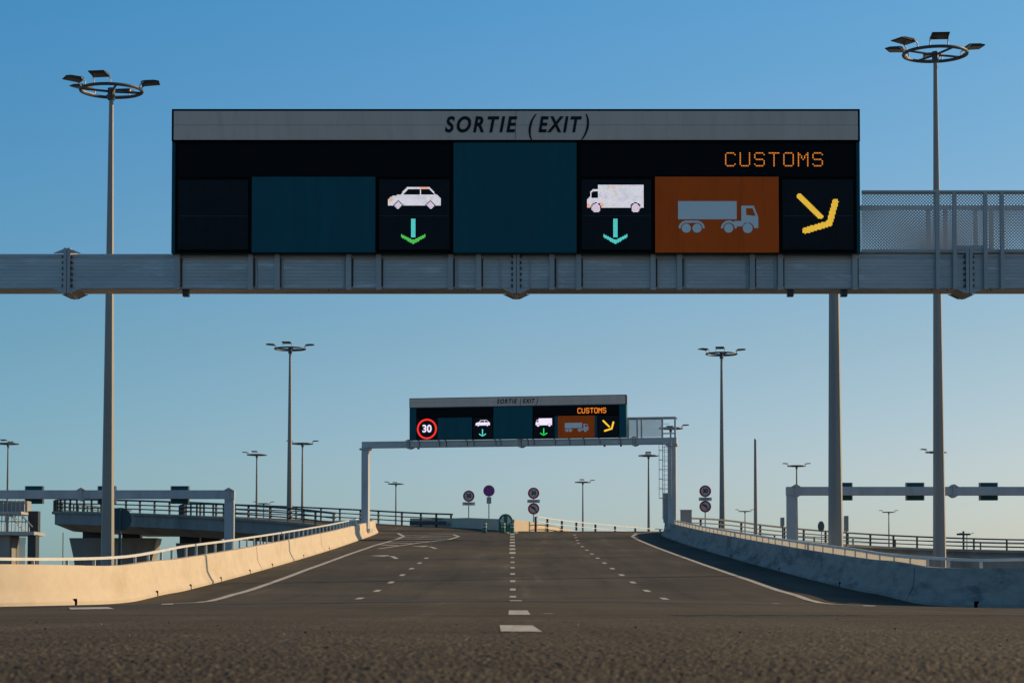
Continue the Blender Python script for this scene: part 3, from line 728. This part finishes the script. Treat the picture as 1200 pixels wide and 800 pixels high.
# lorry on orange: crop coordinates (72..565, 365..560)
def fender(cx0, cx1, cy, r0, r1):
    return lambda x, y: (y < cy) and ((cx0 <= x <= cx1 and r0 < cy-y < r1) or (x < cx0 and r0 < math.hypot(x-cx0, y-cy) < r1) or (x > cx1 and r0 < math.hypot(x-cx1, y-cy) < r1))
lorry = U(inpoly([(72,365),(432,365),(432,477),(72,477)]), circ(122,531,28), circ(188,531,28), circ(382,531,28), circ(498,531,30),
          fender(122, 188, 532, 34, 47), fender(382, 384, 532, 34, 48),
          D(inpoly([(415,487),(460,487),(460,392),(535,392),(563,462),(563,531),(538,531),(532,514),(515,498),(480,498),(464,521),(415,521)]), inpoly([(490,408),(528,408),(546,456),(490,450)])))
G = {'C': ["0111110","1000001","1000000","1000000","1000000","1000000","1000000","1000001","0111110"],
     'U': ["1000001","1000001","1000001","1000001","1000001","1000001","1000001","1000001","0111110"],
     'S': ["0111110","1000001","1000000","1000000","0111110","0000001","0000001","1000001","0111110"],
     'T': ["1111111","0001000","0001000","0001000","0001000","0001000","0001000","0001000","0001000"],
     'O': ["0111110","1000001","1000001","1000001","1000001","1000001","1000001","1000001","0111110"],
     'M': ["1000001","1100011","1010101","1010101","1001001","1000001","1000001","1000001","1000001"]}

def message_sign(root, s, L, far):
    """L: layout in pixels about an origin; s metres per pixel; local y=0 is the front face"""
    X = lambda px: (px-L['cx'])*s
    Z = lambda py: (L['by']-py)*s
    x0, x1 = X(L['x0']), X(L['x1']); t0, t1 = Z(L['title'][0]), Z(L['title'][1])
    MB().box(x0, x1, 0.02, 0.55, 0, t1-0.004).build('cabinet', M['teal'], root, bevel=0.004)
    MB().box(x0, x1, -0.02, 0.5, t1, t0).build('title_frame', M['frameblack'], root)
    e = 0.035; tb = MB().box(x0+e, x1-e, -0.03, 0.1, t1+e*0.6, t0-e).build('title_band', M['title'], root)
    tc_ = text_mesh('lettering', 'SORTIE (EXIT)' if False else 'SORTIE', L['ts'], (X(L['tx'][0]), -0.034, (t0+t1)/2-0.005), M['letter'], tb, shear=0.22, xs=0.82, spacing=1.27, offset=L['ts']*0.03)
    text_mesh('lettering', 'EXIT', L['ts'], (X(L['tx'][1]), -0.034, (t0+t1)/2-0.005), M['letter'], tb, shear=0.22, xs=0.78, spacing=1.24, offset=L['ts']*0.03)
    text_mesh('lettering', '(', L['ts']*1.3, (X(L['tx'][2]), -0.034, (t0+t1)/2+0.0), M['letter'], tb, shear=0.22, xs=0.8)
    text_mesh('lettering', ')', L['ts']*1.3, (X(L['tx'][3]), -0.034, (t0+t1)/2+0.0), M['letter'], tb, shear=0.22, xs=0.8)
    for a, b in L['seams']: MB().box(X(a), X(a)+0.006, -0.0325, -0.02, t1+0.03, t0-0.05).build('seam', M['darksteel'], tb)
    MB().box(x0+e, x1-e, -0.0322, -0.02, (t0+t1)/2-0.003, (t0+t1)/2+0.003).build('seam', M['cabinet'], tb)
    for (a, b, c, d) in L['black']: MB().box(X(a), X(b), -0.012, 0.05, Z(d), Z(c)).build('screen_frame', M['frameblack'], root)
    txt = None
    for (a, b, c, d) in L['strip']:
        txt = MB().box(X(a), X(b), -0.018, 0.0, Z(d), Z(c)).build('text_display', M['screen_up'], root)
    for (a, b, c, d) in L['blank']: MB().box(X(a), X(b), -0.022, 0.03, Z(d), Z(c)).build('blank_panel', M['teal'], root)
    # customs text
    cx0, cx1, cy0, cy1 = L['customs']; word = 'CUSTOMS'; n = 7; cells = n*7+(n-1)*L['gap']; pw = (cx1-cx0)/cells; ph = (cy1-cy0)/9
    q = 0.17 if not far else -0.08
    for i, ch in enumerate(word):
        g = MB()
        for r_, row in enumerate(G[ch]):
            for c_, v in enumerate(row):
                if v == '1':
                    a = cx0+(i*(7+L['gap'])+c_)*pw; b = cy0+r_*ph
                    g.quad((X(a+q*pw), -0.021, Z(b+(1-q)*ph)), (X(a+(1-q)*pw), -0.021, Z(b+(1-q)*ph)), (X(a+(1-q)*pw), -0.021, Z(b+q*ph)), (X(a+q*pw), -0.021, Z(b+q*ph)))
        g.build('led_letter', M['led_orangeF' if far else 'led_orange'], txt)
    def screen(key, shapes):
        a, b, c, d = L[key]
        p = MB().box(X(a), X(b), -0.020, 0.0, Z(d), Z(c)).build('led_screen', M['screen'], root)
        T = lambda u, v: (X(a)+(X(b)-X(a))*u/100, Z(c)+(Z(d)-Z(c))*v/100)
        for nm, fn, mm in shapes:
            raster(fn, 0, 100, 0, 100, 64 if not far else 80, 64 if not far else 80, T, -0.024, dots=0.09 if not far else 0).build(nm, M[mm], p)
    for (a, b, c, d) in [L[k_] for k_ in ('limit', 'car', 'van', 'yel')]:
        zc = Z(c)+(Z(d)-Z(c))*0.52; MB().box(X(a)+0.01, X(b)-0.01, -0.0205, -0.015, zc-0.003, zc+0.003).build('module_seam', M['tealdark'], root)
    a1, h1 = arr(48.5); a2, h2 = arr(48.5)
    if far:
        screen('car', [('car_symbol', U(car_body, car_wheels), 'led_whiteF'), ('arrow_symbol', U(a1, h1), 'led_cyan')])
        screen('van', [('truck_symbol', U(tr_body, tr_wheels), 'led_whiteF'), ('arrow_symbol', U(a1, h1), 'led_greenF')])
        a, b, c, d = L['limit']; p = MB().box(X(a), X(b), -0.020, 0.0, Z(d), Z(c)).build('led_screen', M['screen'], root)
        cxx, czz = (X(a)+X(b))/2, (Z(c)+Z(d))/2; r = (X(b)-X(a))/2*0.98
        MB().annulus(cxx, czz, r*0.83, r, -0.025, -0.021).build('speed_ring', M['led_red'], p)
        text_mesh('speed_number', '30', r*1.0, (cxx, -0.026, czz), M['led_whiteF'], p, offset=r*0.03, xs=0.95)
    else:
        screen('car', [('car_symbol', car_body, 'led_white'), ('wheel_symbol', car_wheels, 'led_wheel'), ('arrow_shaft', a1, 'led_cyan'), ('arrow_head', h1, 'led_green')])
        screen('van', [('truck_symbol', tr_body, 'led_white'), ('wheel_symbol', tr_wheels, 'led_wheel'), ('arrow_symbol', U(a1, h1), 'led_cyan')])
        a, b, c, d = L['limit']; MB().box(X(a), X(b), -0.020, 0.0, Z(d), Z(c)).build('led_screen', M['screen'], root)
    screen('yel', [('arrow_symbol', yarrow, 'led_yellowF' if far else 'led_yellow')])
    a, b, c, d = L['orange']
    p = MB().box(X(a), X(b), -0.026, 0.03, Z(d), Z(c)).build('orange_panel', M['orange'], root)
    # lorry: crop coords -> px
    def T(u, v):
        fx = (u+5)/692.0 if False else (u*1.0-(-68))/ (757.0); fy = (v-215)/465.0
        return (X(a)+(X(b)-X(a))*fx, Z(c)+(Z(d)-Z(c))*fy)
    raster(lorry, 60, 575, 355, 570, 258, 108, T, -0.030).build('lorry_symbol', M['vinyl'], p)

def gantry_beam(root, xa, xb, z0, z1, y0, y1, ribs, clamps, rib_w=0.085, hang=()):
    MB().box(xa, xb, y0, y1, z0, z1).build('beam', M['beam'], root, bevel=0.012)
    MB().box(xa, xb, y0-0.006, y0+0.05, z1-0.075, z1-0.035).build('beam_lip', M['galv'], root)
    MB().box(xa, xb, y0-0.006, y0+0.05, z0+0.0, z0+0.03).build('beam_lip', M['galv'], root)
    for x in ribs:
        MB().box(x-rib_w/2, x+rib_w/2, y0-0.10, y0+0.002, z0-0.03, z1+0.02).build('rib', M['galv'], root, bevel=0.004)
        MB().box(x+rib_w/2+0.004, x+rib_w/2+0.03, y0-0.012, y0-0.004, z0+0.034, z1-0.08).build('rib_shadow_strip', M['darksteel'], root)  # shadow line beside the rib, painted as a thin dark strip
    for x in clamps:
        t = MB().box(x-0.025, x+0.025, y0-0.07, y1+0.07, z0-0.08, z1+0.09).box(x+0.035, x+0.085, y0-0.07, y1+0.07, z0-0.08, z1+0.09)
        for s in (-1, 1):
            xs = x-0.025 if s < 0 else x+0.085
            for yy in (y0-0.06, y1-0.0):
                t.prism([(xs, z1+0.005), (xs+s*0.17, z1+0.005), (xs, z1+0.075)], yy, yy+0.04)
                t.prism([(xs, z0-0.005), (xs+s*0.17, z0-0.005), (xs, z0-0.085)], yy, yy+0.04)
        t.prism([(x-0.15, z0-0.002), (x+0.21, z0-0.002), (x+0.03, z0-0.10)], y0+0.02, y1-0.02)
        f = t.build('flange_joint', M['galv'], root)
        b = MB()
        for i in range(6):
            z = z0+0.05+(z1-z0-0.1)*i/5; b.box(x-0.055, x+0.115, y0-0.05, y0-0.015, z-0.018, z+0.018)
        b.build('bolts', M['darksteel'], f)
    for x in hang: MB().box(x-0.05, x+0.05, y0+0.05, y0+0.2, z0-0.11, z0-0.002).build('hanger_bracket', M['darksteel'], root)

# ---------- near gantry
YN = 36.6
def nx(px, py=320, Y=YN): return at(px, py, Y).x
def nz_(py, Y=YN): return at(600, py, Y).z
Z0, Z1 = nz_(338.5), nz_(297.5)
gn = empty('road_gantry', (0, YN, 0), 0, 'near gantry with silver box beam crossing the whole picture', 'gantry')
gantry_beam(gn, -14.6, 14.6, Z0, Z1, 0, 0.62,
   [nx(p) for p in (208.6, 294, 325.5, 409, 444, 528, 561, 646.6, 678, 765, 796, 881, 914, 1001)], [nx(77), nx(603), nx(1133)], hang=[nx(217), nx(927), nx(990)])
for p in (301, 331, 403, 536, 586, 621, 653, 771, 803, 875, 908): x = nx(p); MB().box(x-0.012, x+0.012, -0.03, 0.0, Z0+0.035, Z1-0.08).build('stiffener', M['galv'], gn)
for sx in (-14.3, 14.3):
    c = MB().box(sx-0.28, sx+0.28, 0.03, 0.59, -0.45, Z0-0.01).build('post', M['postblue'], gn, bevel=0.02)
    MB().box(sx-0.45, sx+0.45, -0.12, 0.74, -0.45, -0.25).build('footing', M['concrete_grey'], gn)
# walkway to the right of the sign
xa, xb = nx(1008, 260)+0.02, 14.5; zt = nz_(226); zm = nz_(237.5, YN+0.7); zd = Z1
wk = MB().box(xa, xb, 0.0, 0.62, zd+0.002, zd+0.05).build('walkway_floor', M['galv'], gn)
MB().tube((xa, -0.06, zt), (xb, -0.06, zt), 0.032).build('top_rail', M['galv'], gn, smooth=True)
MB().box(xa, xb, 0.62, 0.68, zt-0.17, zt-0.10).build('rear_rail', M['galv'], gn)
for p in (1097.5, 1117.5, 1153.5, 1173): x = nx(p, 270); MB().box(x-0.032, x+0.032, -0.11, -0.045, Z0-0.02, zt).build('walkway_post', M['galv'], gn, bevel=0.004)
for x in (nx(1215, 270), nx(1300, 270), nx(1400, 270)): MB().box(x-0.032, x+0.032, -0.11, -0.045, Z0-0.02, zt).build('walkway_post', M['galv'], gn)
for p in (1088, 1108, 1143.5, 1162): x = nx(p, 270, YN+0.65); MB().box(x-0.035, x+0.035, 0.66, 0.70, zd+0.04, zt-0.12).build('walkway_post', M['cabinet'], gn)
MB().box(xa, xb, -0.040, -0.036, zd+0.06, zt-0.02).build('perforated_panel', M['perf'], gn)
MB().box(xa, xb, 0.640, 0.644, zd+0.06, zt-0.14).build('perforated_panel', M['perf'], gn)
MB().box(xa, xb, -0.055, -0.036, zd+0.02, zd+0.065).build('toe_rail', M['galv'], gn)
MB().box(nx(1117.5, 280)+0.03, nx(1153.5, 280)-0.03, -0.065, -0.045, zd+0.06, zd+0.13).build('toe_rail', M['galv'], gn)
g = MB()
for p in (1086, 1091, 1110, 1145, 1157, 1161, 214, 385, 486, 548, 717, 722, 818): x = nx(p); g.box(x-0.006, x+0.006, 0.0, 0.02, Z0-0.035, Z0)
g.build('bolts', M['darksteel'], gn)

sn = empty('message_sign', (nx(604.5, 210, YN-0.25), YN-0.25, nz_(296.3, YN-0.25)), 0, 'huge overhead lane sign on the near gantry reading SORTIE (EXIT) and CUSTOMS', 'sign')
sN = (nx(1008, 210, YN-0.25)-nx(201, 210, YN-0.25))/807.0
LN = dict(cx=604.5, by=296.3, x0=201, x1=1008, title=(127, 165), ts=0.36, tx=(562, 654.3, 621, 686), seams=[(604, 0)],
  black=[(205.5, 531, 165.6, 296.3), (676, 1003.5, 165.6, 296.3)],
  strip=[(209, 527, 168.5, 206.5), (680, 1000.5, 168.5, 206.5)],
  blank=[(295.5, 440, 207, 296), (531.5, 675.5, 167.5, 296)],
  limit=(209, 291, 210.5, 292.5), car=(444.5, 527, 210, 292.5), van=(681.5, 763, 210, 292.5), yel=(916.5, 999.5, 210, 292.5), orange=(767.5, 912.2, 207, 296.2),
  customs=(849.5, 964.5, 178, 195), gap=2.4)
message_sign(sn, sN, LN, False)

# ---------- far gantry
YF = 128.9; gy = R(-11)
ctr = at(606.6, 514, YF); sF = YF/F/math.cos(gy)*0.995
gf = empty('road_gantry', (ctr.x, YF, zr(0, YF)), gy, 'far gantry standing on the ramp crest with two square posts and ladder', 'gantry')
zz = at(606, 522.3, YF+0.1).z-gf.location.z; zt2 = at(606, 514.8, YF).z-gf.location.z
fx = lambda px: (px-606.6)*sF
gantry_beam(gf, fx(420)+0.0, fx(791.5), zz, zt2, 0, 0.62, [fx(p) for p in (489, 513, 521, 546, 554, 580, 586, 618, 625, 650, 667, 684, 702, 726)], [fx(476), fx(609), fx(742)], hang=[fx(488), fx(708), fx(727)])
for px0, px1, zb in ((419.5, 427.8, 0.72), (781, 790.5, 0.72)):
    MB().box(fx(px0), fx(px1), 0.05, 0.5, zb-0.25, zz-0.01).build('post', M['postblue'], gf, bevel=0.015)
    MB().box(fx(px0)-0.1, fx(px1)+0.1, -0.05, 0.6, zz-0.12, zz-0.012).build('post_collar', M['galv'], gf)
    MB().box(fx(px0)-0.15, fx(px1)+0.15, -0.1, 0.65, zb-0.35, zb-0.15).build('base_plate', M['galv'], gf)
zw = at(760, 490.5, YF).z-gf.location.z-0.07; x0w, x1w = fx(735), fx(791)
MB().tube((x0w, -0.05, zw), (x1w, -0.05, zw), 0.05).tube((x0w, 0.65, zw), (x1w, 0.65, zw), 0.05).build('top_rail', M['galv'], gf)
for p in (736, 746.5, 751.5, 775.5, 790): MB().box(fx(p)-0.05, fx(p)+0.05, -0.1, -0.02, zt2, zw).build('walkway_post', M['galv'], gf)
MB().box(x0w, fx(775), -0.03, -0.026, zt2+0.05, zw-0.05).box(x0w, fx(775), 0.64, 0.644, zt2+0.05, zw-0.05).build('perforated_panel', M['perf_far'], gf)
MB().box(fx(775), x1w, -0.05, -0.01, zw-0.65, zw-0.58).box(fx(775), x1w, -0.05, -0.01, zw-0.95, zw-0.88).build('cross_rail', M['galv'], gf)
ld = MB(); xl = fx(778.8)
for s in (-0.2, 0.2): ld.tube((xl+s, 0.3, 1.0), (xl+s, 0.3, zt2), 0.022)
for i in range(22): ld.tube((xl-0.2, 0.3, 1.1+i*0.27), (xl+0.2, 0.3, 1.1+i*0.27), 0.012)
ld.build('ladder', M['galv'], gf)
cg = MB()
for i in range(7):
    z = 2.2+i*0.55
    cg.path([(xl-0.2, 0.3, z), (xl-0.36, 0.1, z), (xl-0.36, -0.25, z), (xl, -0.42, z), (xl+0.36, -0.25, z), (xl+0.2, 0.3, z)], 0.012, 5)
for q in ((xl-0.36, -0.1), (xl, -0.42), (xl+0.36, -0.2)): cg.tube((q[0], q[1], 2.2), (q[0], q[1], 5.5), 0.015)
cg.build('ladder_cage', M['galv'], gf)
MB().box(xl-0.15, xl+0.25, 0.1, 0.25, 0.8, 2.5).build('ladder_gate', M['cabinet'], gf)
sf = empty('message_sign', (0, 0, 0), gy, 'smaller far overhead sign showing red ring 30, SORTIE (EXIT) and CUSTOMS', 'sign')
off = Matrix.Rotation(gy, 3, 'Z') @ Vector((0, -0.3, 0)); sf.location = Vector((ctr.x, YF, at(606, 514.0, YF).z))+off
LF = dict(cx=606.6, by=514.6, x0=479.1, x1=734.2, title=(465.9, 477.1), ts=0.36, tx=(594.8, 620.6, 611.0, 630.3), seams=[],
  black=[(487.4, 579, 478, 514.4), (625.5, 726, 478, 514.4)], strip=[(488, 578.5, 479, 488.5), (626, 725.5, 479, 488.5)],
  blank=[(513, 553.8, 489.3, 514.5), (579.3, 625.2, 477.6, 514.5), (651.2, 655.2, 489.5, 514.5), (697.8, 701, 489.5, 514.5)],
  limit=(488, 512.3, 490, 514), car=(555, 578.3, 490, 513.5), van=(627, 650.5, 490, 513.5), yel=(702.3, 725.5, 490, 513.5), orange=(655.2, 697.8, 489.3, 514.5),
  customs=(678, 711.2, 480.6, 486.6), gap=1.8)
message_sign(sf, sF, LF, True)

# ---------- side gantries
def side_gantry(sgn, xpost_px, beam_y, px_end, sig, clamp_px, label, glabel):
    Y = 150; o = at(xpost_px, beam_y, Y); root = empty('road_gantry', (o.x, Y, -0.45), 0, label, 'gantry')
    zc = o.z+0.45; h = 0.29; xe = at(px_end, beam_y, Y).x-o.x
    a, b = sorted((xe, sgn*0.35))
    MB().box(a, b, 0, 0.6, zc-h, zc+h).build('beam', M['postblue'], root, bevel=0.015)
    MB().box(-0.32, 0.32, 0.02, 0.58, 0, zc-h-0.01).build('post', M['postblue'], root, bevel=0.015)
    MB().box(xe-0.3, xe+0.3, 0.02, 0.58, 0, zc-h-0.01).build('post', M['postblue'], root)
    for c in clamp_px:
        x = at(c, beam_y, Y).x-o.x
        t = MB().box(x-0.06, x+0.06, -0.12, 0.72, zc-h-0.16, zc+h+0.16)
        for s in (-1, 1):
            t.prism([(x+s*0.06, zc+h), (x+s*0.3, zc+h), (x+s*0.06, zc+h+0.15)], -0.1, 0.7); t.prism([(x+s*0.06, zc-h), (x+s*0.3, zc-h), (x+s*0.06, zc-h-0.15)], -0.1, 0.7)
        t.build('flange_joint', M['galv'], root)
    for sp, lb in sig:
        q = at(sp, beam_y, Y); r2 = empty('lane_signal', (q.x, Y+0.62, q.z-0.6), 0, lb, 'signal', glabel)
        MB().box(-0.62, 0.62, 0.0, 0.35, 0, 1.2).build('housing', M['black'], r2, bevel=0.02)
        MB().box(-0.50, 0.50, -0.015, 0.0, 0.08, 1.12).build('back_panel', M['teal'], r2)
        MB().box(-0.62, -0.56, -0.03, 0.0, 0, 1.2).box(0.56, 0.62, -0.03, 0.0, 0, 1.2).build('side_trim', M['galv'], r2)
    return root
side_gantry(1, 268.5, 579, -180, [(37.5, 'leftmost lane signal box behind the left side gantry beam'), (123, 'lane signal box on the left side gantry half hidden by the tall mast'), (209, 'lane signal box on the left side gantry nearest its post')], [95, 268], 'pale blue side gantry left of the ramp in front of the overpass', 'lane signal boxes on the left side gantry')
side_gantry(-1, 928, 575, 1400, [(990, 'lane signal box peeping out beside the thick bare mast'), (1074.5, 'lane signal box between the two big right masts'), (1161, 'lane signal box nearest the right picture edge')], [933, 1118], 'pale blue side gantry right of the ramp behind the masts', 'lane signal boxes on the right side gantry')

# ------------------------------------------------------------------ road signs on posts
def round_face(parent, z, kind_, r=0.42):
    b = MB().disc(0, z, r, -0.03, 0.0).build('sign_plate', M['signred'], parent)
    if kind_ == '30':
        MB().disc(0, z, r*0.71, -0.036, -0.03).build('plate_centre', M['signwhite'], b)
        text_mesh('number', '30', r*0.98, (0, -0.04, z), M['letter'], b, offset=r*0.035, xs=0.9)
    elif kind_ == 'left':
        MB().disc(0, z, r*0.71, -0.036, -0.03).build('plate_centre', M['signwhite'], b)
        g = MB()
        g.add([(0.10*r/.42, -0.039, z-0.20*r/.42), (0.17*r/.42, -0.039, z-0.20*r/.42), (0.14*r/.42, -0.039, z+0.02), (0.02, -0.039, z+0.13*r/.42), (-0.08, -0.039, z+0.14*r/.42), (-0.08, -0.039, z+0.07), (0.0, -0.039, z+0.05), (0.08*r/.42, -0.039, z-0.02)], [(0, 1, 2, 7), (7, 2, 3, 6), (6, 3, 4, 5)])
        g.add([(-0.24, -0.039, z+0.10), (-0.07, -0.039, z+0.0), (-0.07, -0.039, z+0.21)], [(0, 1, 2)])
        g.build('left_arrow', M['letter'], b)
        MB().box(-r*0.76, r*0.76, -0.044, -0.040, -0.03, 0.03, Matrix.Translation((0, 0, z)) @ Matrix.Rotation(R(-45), 4, 'Y').inverted()).build('slash', M['signred'], b)
    elif kind_ == 'stop':
        MB().disc(0, z, r*0.80, -0.036, -0.03).build('plate_centre', M['signblue'], b)
        g = MB()
        for a in (45, -45): g.box(-r*0.8, r*0.8, -0.042 - (0.002 if a > 0 else 0), -0.037, -0.035, 0.035, Matrix.Translation((0, 0, z)) @ Matrix.Rotation(R(a), 4, 'Y'))
        g.build('cross', M['signred'], b)
def road_sign(px, Y, zb, faces, label, plate=None, small=None, rz=0):
    """faces: (kind, py)"""
    x = at(px, 600, Y).x; root = empty('road_sign', (x, Y, zb), rz, label, 'sign')
    ztop = max(at(px, py, Y).z for _, py in faces)-zb
    MB().tube((0, 0.03, -0.2), (0, 0.03, ztop+0.2), 0.045).build('post', M['signpost'], root, smooth=True)
    for k_, py in faces: round_face(root, at(px, py, Y).z-zb, k_)
    if plate:
        z = at(px, plate, Y).z-zb; b = MB().box(-0.46, 0.46, -0.03, -0.005, z-0.12, z+0.12).build('text_plate', M['signwhite'], root, bevel=0.003)
        text_mesh('lettering', 'RAPPEL', 0.17, (0, -0.034, z), M['letter'], b, spacing=1.1)
    if small:
        z = at(px, small, Y).z-zb; MB().box(-0.17, 0.17, -0.03, -0.005, z-0.24, z+0.24).build('blank_plate', M['cabinet'], root, bevel=0.003)
road_sign(549.3, 163, 5.5, [('30', 581)], 'speed limit 30 sign over a RAPPEL plate left of the no stopping sign', plate=590)
road_sign(573, 163, 5.45, [('stop', 574.8)], 'blue and red no stopping sign above a small grey plate', small=586)
road_sign(625.3, 163, 4.65, [('30', 577.6), ('left', 595.8)], 'speed limit 30 and no left turn signs on the post at the railing start', plate=587)
road_sign(826.5, 158, 4.2, [('30', 575.2), ('left', 593.2)], 'speed limit 30 and no left turn signs on the post beside the grey cabinet', plate=584.5)
# backs and edge-on signs
p = at(141, 608, 100); t = empty('round_sign', (p.x, 100, -0.45), 0, 'dark teal back of a round sign just right of the tall left mast', 'sign')
MB().disc(0, p.z+0.45, 0.52, 0, 0.03).build('sign_plate', M['tealdark'], t); MB().tube((0, -0.05, 0), (0, -0.05, p.z+0.9), 0.05).box(-0.06, 0.06, -0.12, -0.02, 0.9, p.z-0.2).build('post', M['tealdark'], t)
p = at(962, 616.5, 150); t = empty('round_sign', (p.x, 150, -0.45), R(-62), 'small blue round sign seen nearly edge on left of the thick bare mast', 'sign')
MB().disc(0, p.z+0.45, 0.36, 0, 0.03).build('sign_plate', M['tealdark'], t); MB().tube((0, 0.06, 0), (0, 0.06, p.z+0.8), 0.04).build('post', M['galv'], t)
for px, py0, py1, Y, lb in ((917.5, 606, 616, 150, 'narrow pale sign seen edge on left of the right gantry post'), (992.5, 604, 622, 140, 'narrow pale sign seen edge on right of the thick bare mast')):
    a = at(px, py0, Y); b = at(px, py1, Y); t = empty('edge_on_sign', (a.x, Y, -0.45), 0, lb, 'sign')
    MB().box(-0.10, 0.10, 0, 0.7, b.z+0.45, a.z+0.45).build('sign_plate', M['cabinet'], t); MB().tube((0, 0.3, 0), (0, 0.3, b.z+0.45), 0.04).build('post', M['darksteel'], t)
# post with crossarm far right
a = at(1129, 622, 300); t = empty('signal_post', (a.x, 300, -0.45), 0, 'distant dark post with a short crossarm near the right edge', 'post')
MB().tube((0, 0, 0), (0, 0, a.z+0.45), 0.14).build('post', M['darksteel'], t); MB().box(-0.9, 0.9, -0.1, 0.1, a.z-0.1, a.z+0.15).build('crossarm', M['darksteel'], t)

# electrical cabinet at the barrier
a = at(804.3, 617.5, 133); b = at(804.3, 597.5, 133)
t = empty('electrical_cabinet', (a.x, 133, a.z-0.8), 0, 'grey metal cabinet behind the right barrier beside the far gantry post', 'cabinet')
hgt = b.z-a.z+0.8
MB().box(-0.33, 0.33, 0, 0.4, 0, hgt).build('housing', M['cabinet'], t, bevel=0.01)
MB().box(-0.29, 0.29, -0.012, 0.0, 0.1, hgt-0.06).build('door', M['cabinet'], t, bevel=0.004)
MB().box(-0.36, 0.36, -0.03, 0.43, hgt, hgt+0.03).build('lid', M['galv'], t)
MB().box(0.2, 0.24, -0.03, -0.012, hgt*0.5, hgt*0.5+0.15).build('handle', M['darksteel'], t)

# green divider beacon and delineators
a = at(592.5, 624, 143.4); s = 143.4/F
t = empty('divider_beacon', (a.x, 143.4, zr(0, 143.4)), 0, 'round-topped green and white divider beacon on the road nose', 'beacon')
Rr = 8.3*s; Hs = 21.5*s-Rr
pts = [(-Rr, 0), (Rr, 0), (Rr, Hs)]+[(Rr*math.cos(R(i*10)), Hs+Rr*math.sin(R(i*10))) for i in range(1, 18)]+[(-Rr, Hs)]
MB().prism(pts, 0.0, 0.5).build('body', M['green'], t, bevel=0.02)
g = MB()
for sg in (-1, 1):
    q = [(sg*0.11, Hs+Rr*0.72), (sg*Rr*0.48, Hs+Rr*0.6), (sg*Rr*0.84, Hs-Rr*0.05), (sg*0.11, Hs-Rr*0.65)]
    g.prism(q, -0.006, 0.0)
g.build('white_chevron', M['signwhite'], t)
def delineator(px, py, Y, lb):
    a = at(px, py, Y); t = empty('delineator_post', (a.x, Y, zr(a.x, Y)), 0, lb, 'bollard', 'green delineator posts')
    H = 12.0*Y/F
    MB().tube((0, 0, 0), (0, 0, H), 0.13, 0.12, n=14).build('body', M['green'], t, smooth=True)
    for k_ in (0.86, 0.58): MB().tube((0, 0, H*k_-0.04), (0, 0, H*k_+0.04), 0.134, n=14).build('white_band', M['signwhite'], t)
    MB().tube((0, 0, 0), (0, 0, 0.04), 0.2, n=14).build('base', M['black'], t)
delineator(568, 621, 142, 'green banded delineator post in the shade left of the divider beacon')
delineator(600.5, 624, 141, 'green banded delineator post against the right side of the divider beacon')
delineator(589.8, 623, 141.6, 'green banded delineator post in front of the divider beacon')
# traffic cone like pedestal post at crest, left rail: small marker posts far
# ------------------------------------------------------------------ stair tower at far left
Y = 118; s = Y/F
o = at(18, 655, Y); t = empty('stair_tower', (o.x, Y, -0.45), 0, 'grey steel stair tower with mesh landings at the left picture edge', 'tower')
def tb(px0, px1, py0, py1, y0, y1, name, m):
    x0_ = at(px0, 620, Y).x-o.x; x1_ = at(px1, 620, Y).x-o.x; z1_ = at(18, py0, Y).z+0.45; z0_ = at(18, py1, Y).z+0.45
    return MB().box(x0_, x1_, y0, y1, z0_, z1_).build(name, M[m], t)
tb(-30, 10, 622, 712, 0.3, 2.6, 'column', 'concrete_grey'); tb(31, 40.5, 626, 712, 0.3, 1.2, 'column', 'darksteel')
tb(-30, 40.5, 622.5, 626.5, -0.1, 2.7, 'landing', 'galv'); tb(-30, 24, 585, 600, 1.6, 2.6, 'upper_screen', 'cabinet')
tb(24, 36, 597, 622, 1.8, 2.4, 'side_screen', 'darksteel'); tb(-30, 25, 599, 602, -0.1, 2.7, 'landing', 'galv')
tb(12, 20, 628, 712, 2.0, 2.2, 'mesh_screen', 'perf_far')
g = MB(); X_ = lambda px: at(px, 620, Y).x-o.x; Z_ = lambda py: at(18, py, Y).z+0.45
for i in range(11):
    px = -6+i*4.0; g.tube((X_(px), 0, Z_(623+0.0)), (X_(px), 0, Z_(600+max(0, px-22)*1.0)), 0.03, n=6)
g.tube((X_(-30), 0, Z_(600)), (X_(22), 0, Z_(600)), 0.04, n=6).tube((X_(22), 0, Z_(600)), (X_(38), 0, Z_(617)), 0.04, n=6)
g.tube((X_(-30), 0, Z_(610)), (X_(30), 0, Z_(611)), 0.03, n=6)
for i in range(6): px = -4+i*5; g.tube((X_(px), 1.5, Z_(600)), (X_(px), 1.5, Z_(584)), 0.03, n=6)
g.tube((X_(-30), 1.5, Z_(584)), (X_(24), 1.5, Z_(587)), 0.04, n=6)
g.build('handrail', M['galv'], t)
g = MB()
for i in range(9):
    f_ = i/8; px = 6+f_*18; py = 622-f_*0-(8-i)*2.6; g.box(X_(px), X_(px+3), 0.5, 1.4, Z_(py+0.8), Z_(py))
g.build('stair_treads', M['galv'], t)
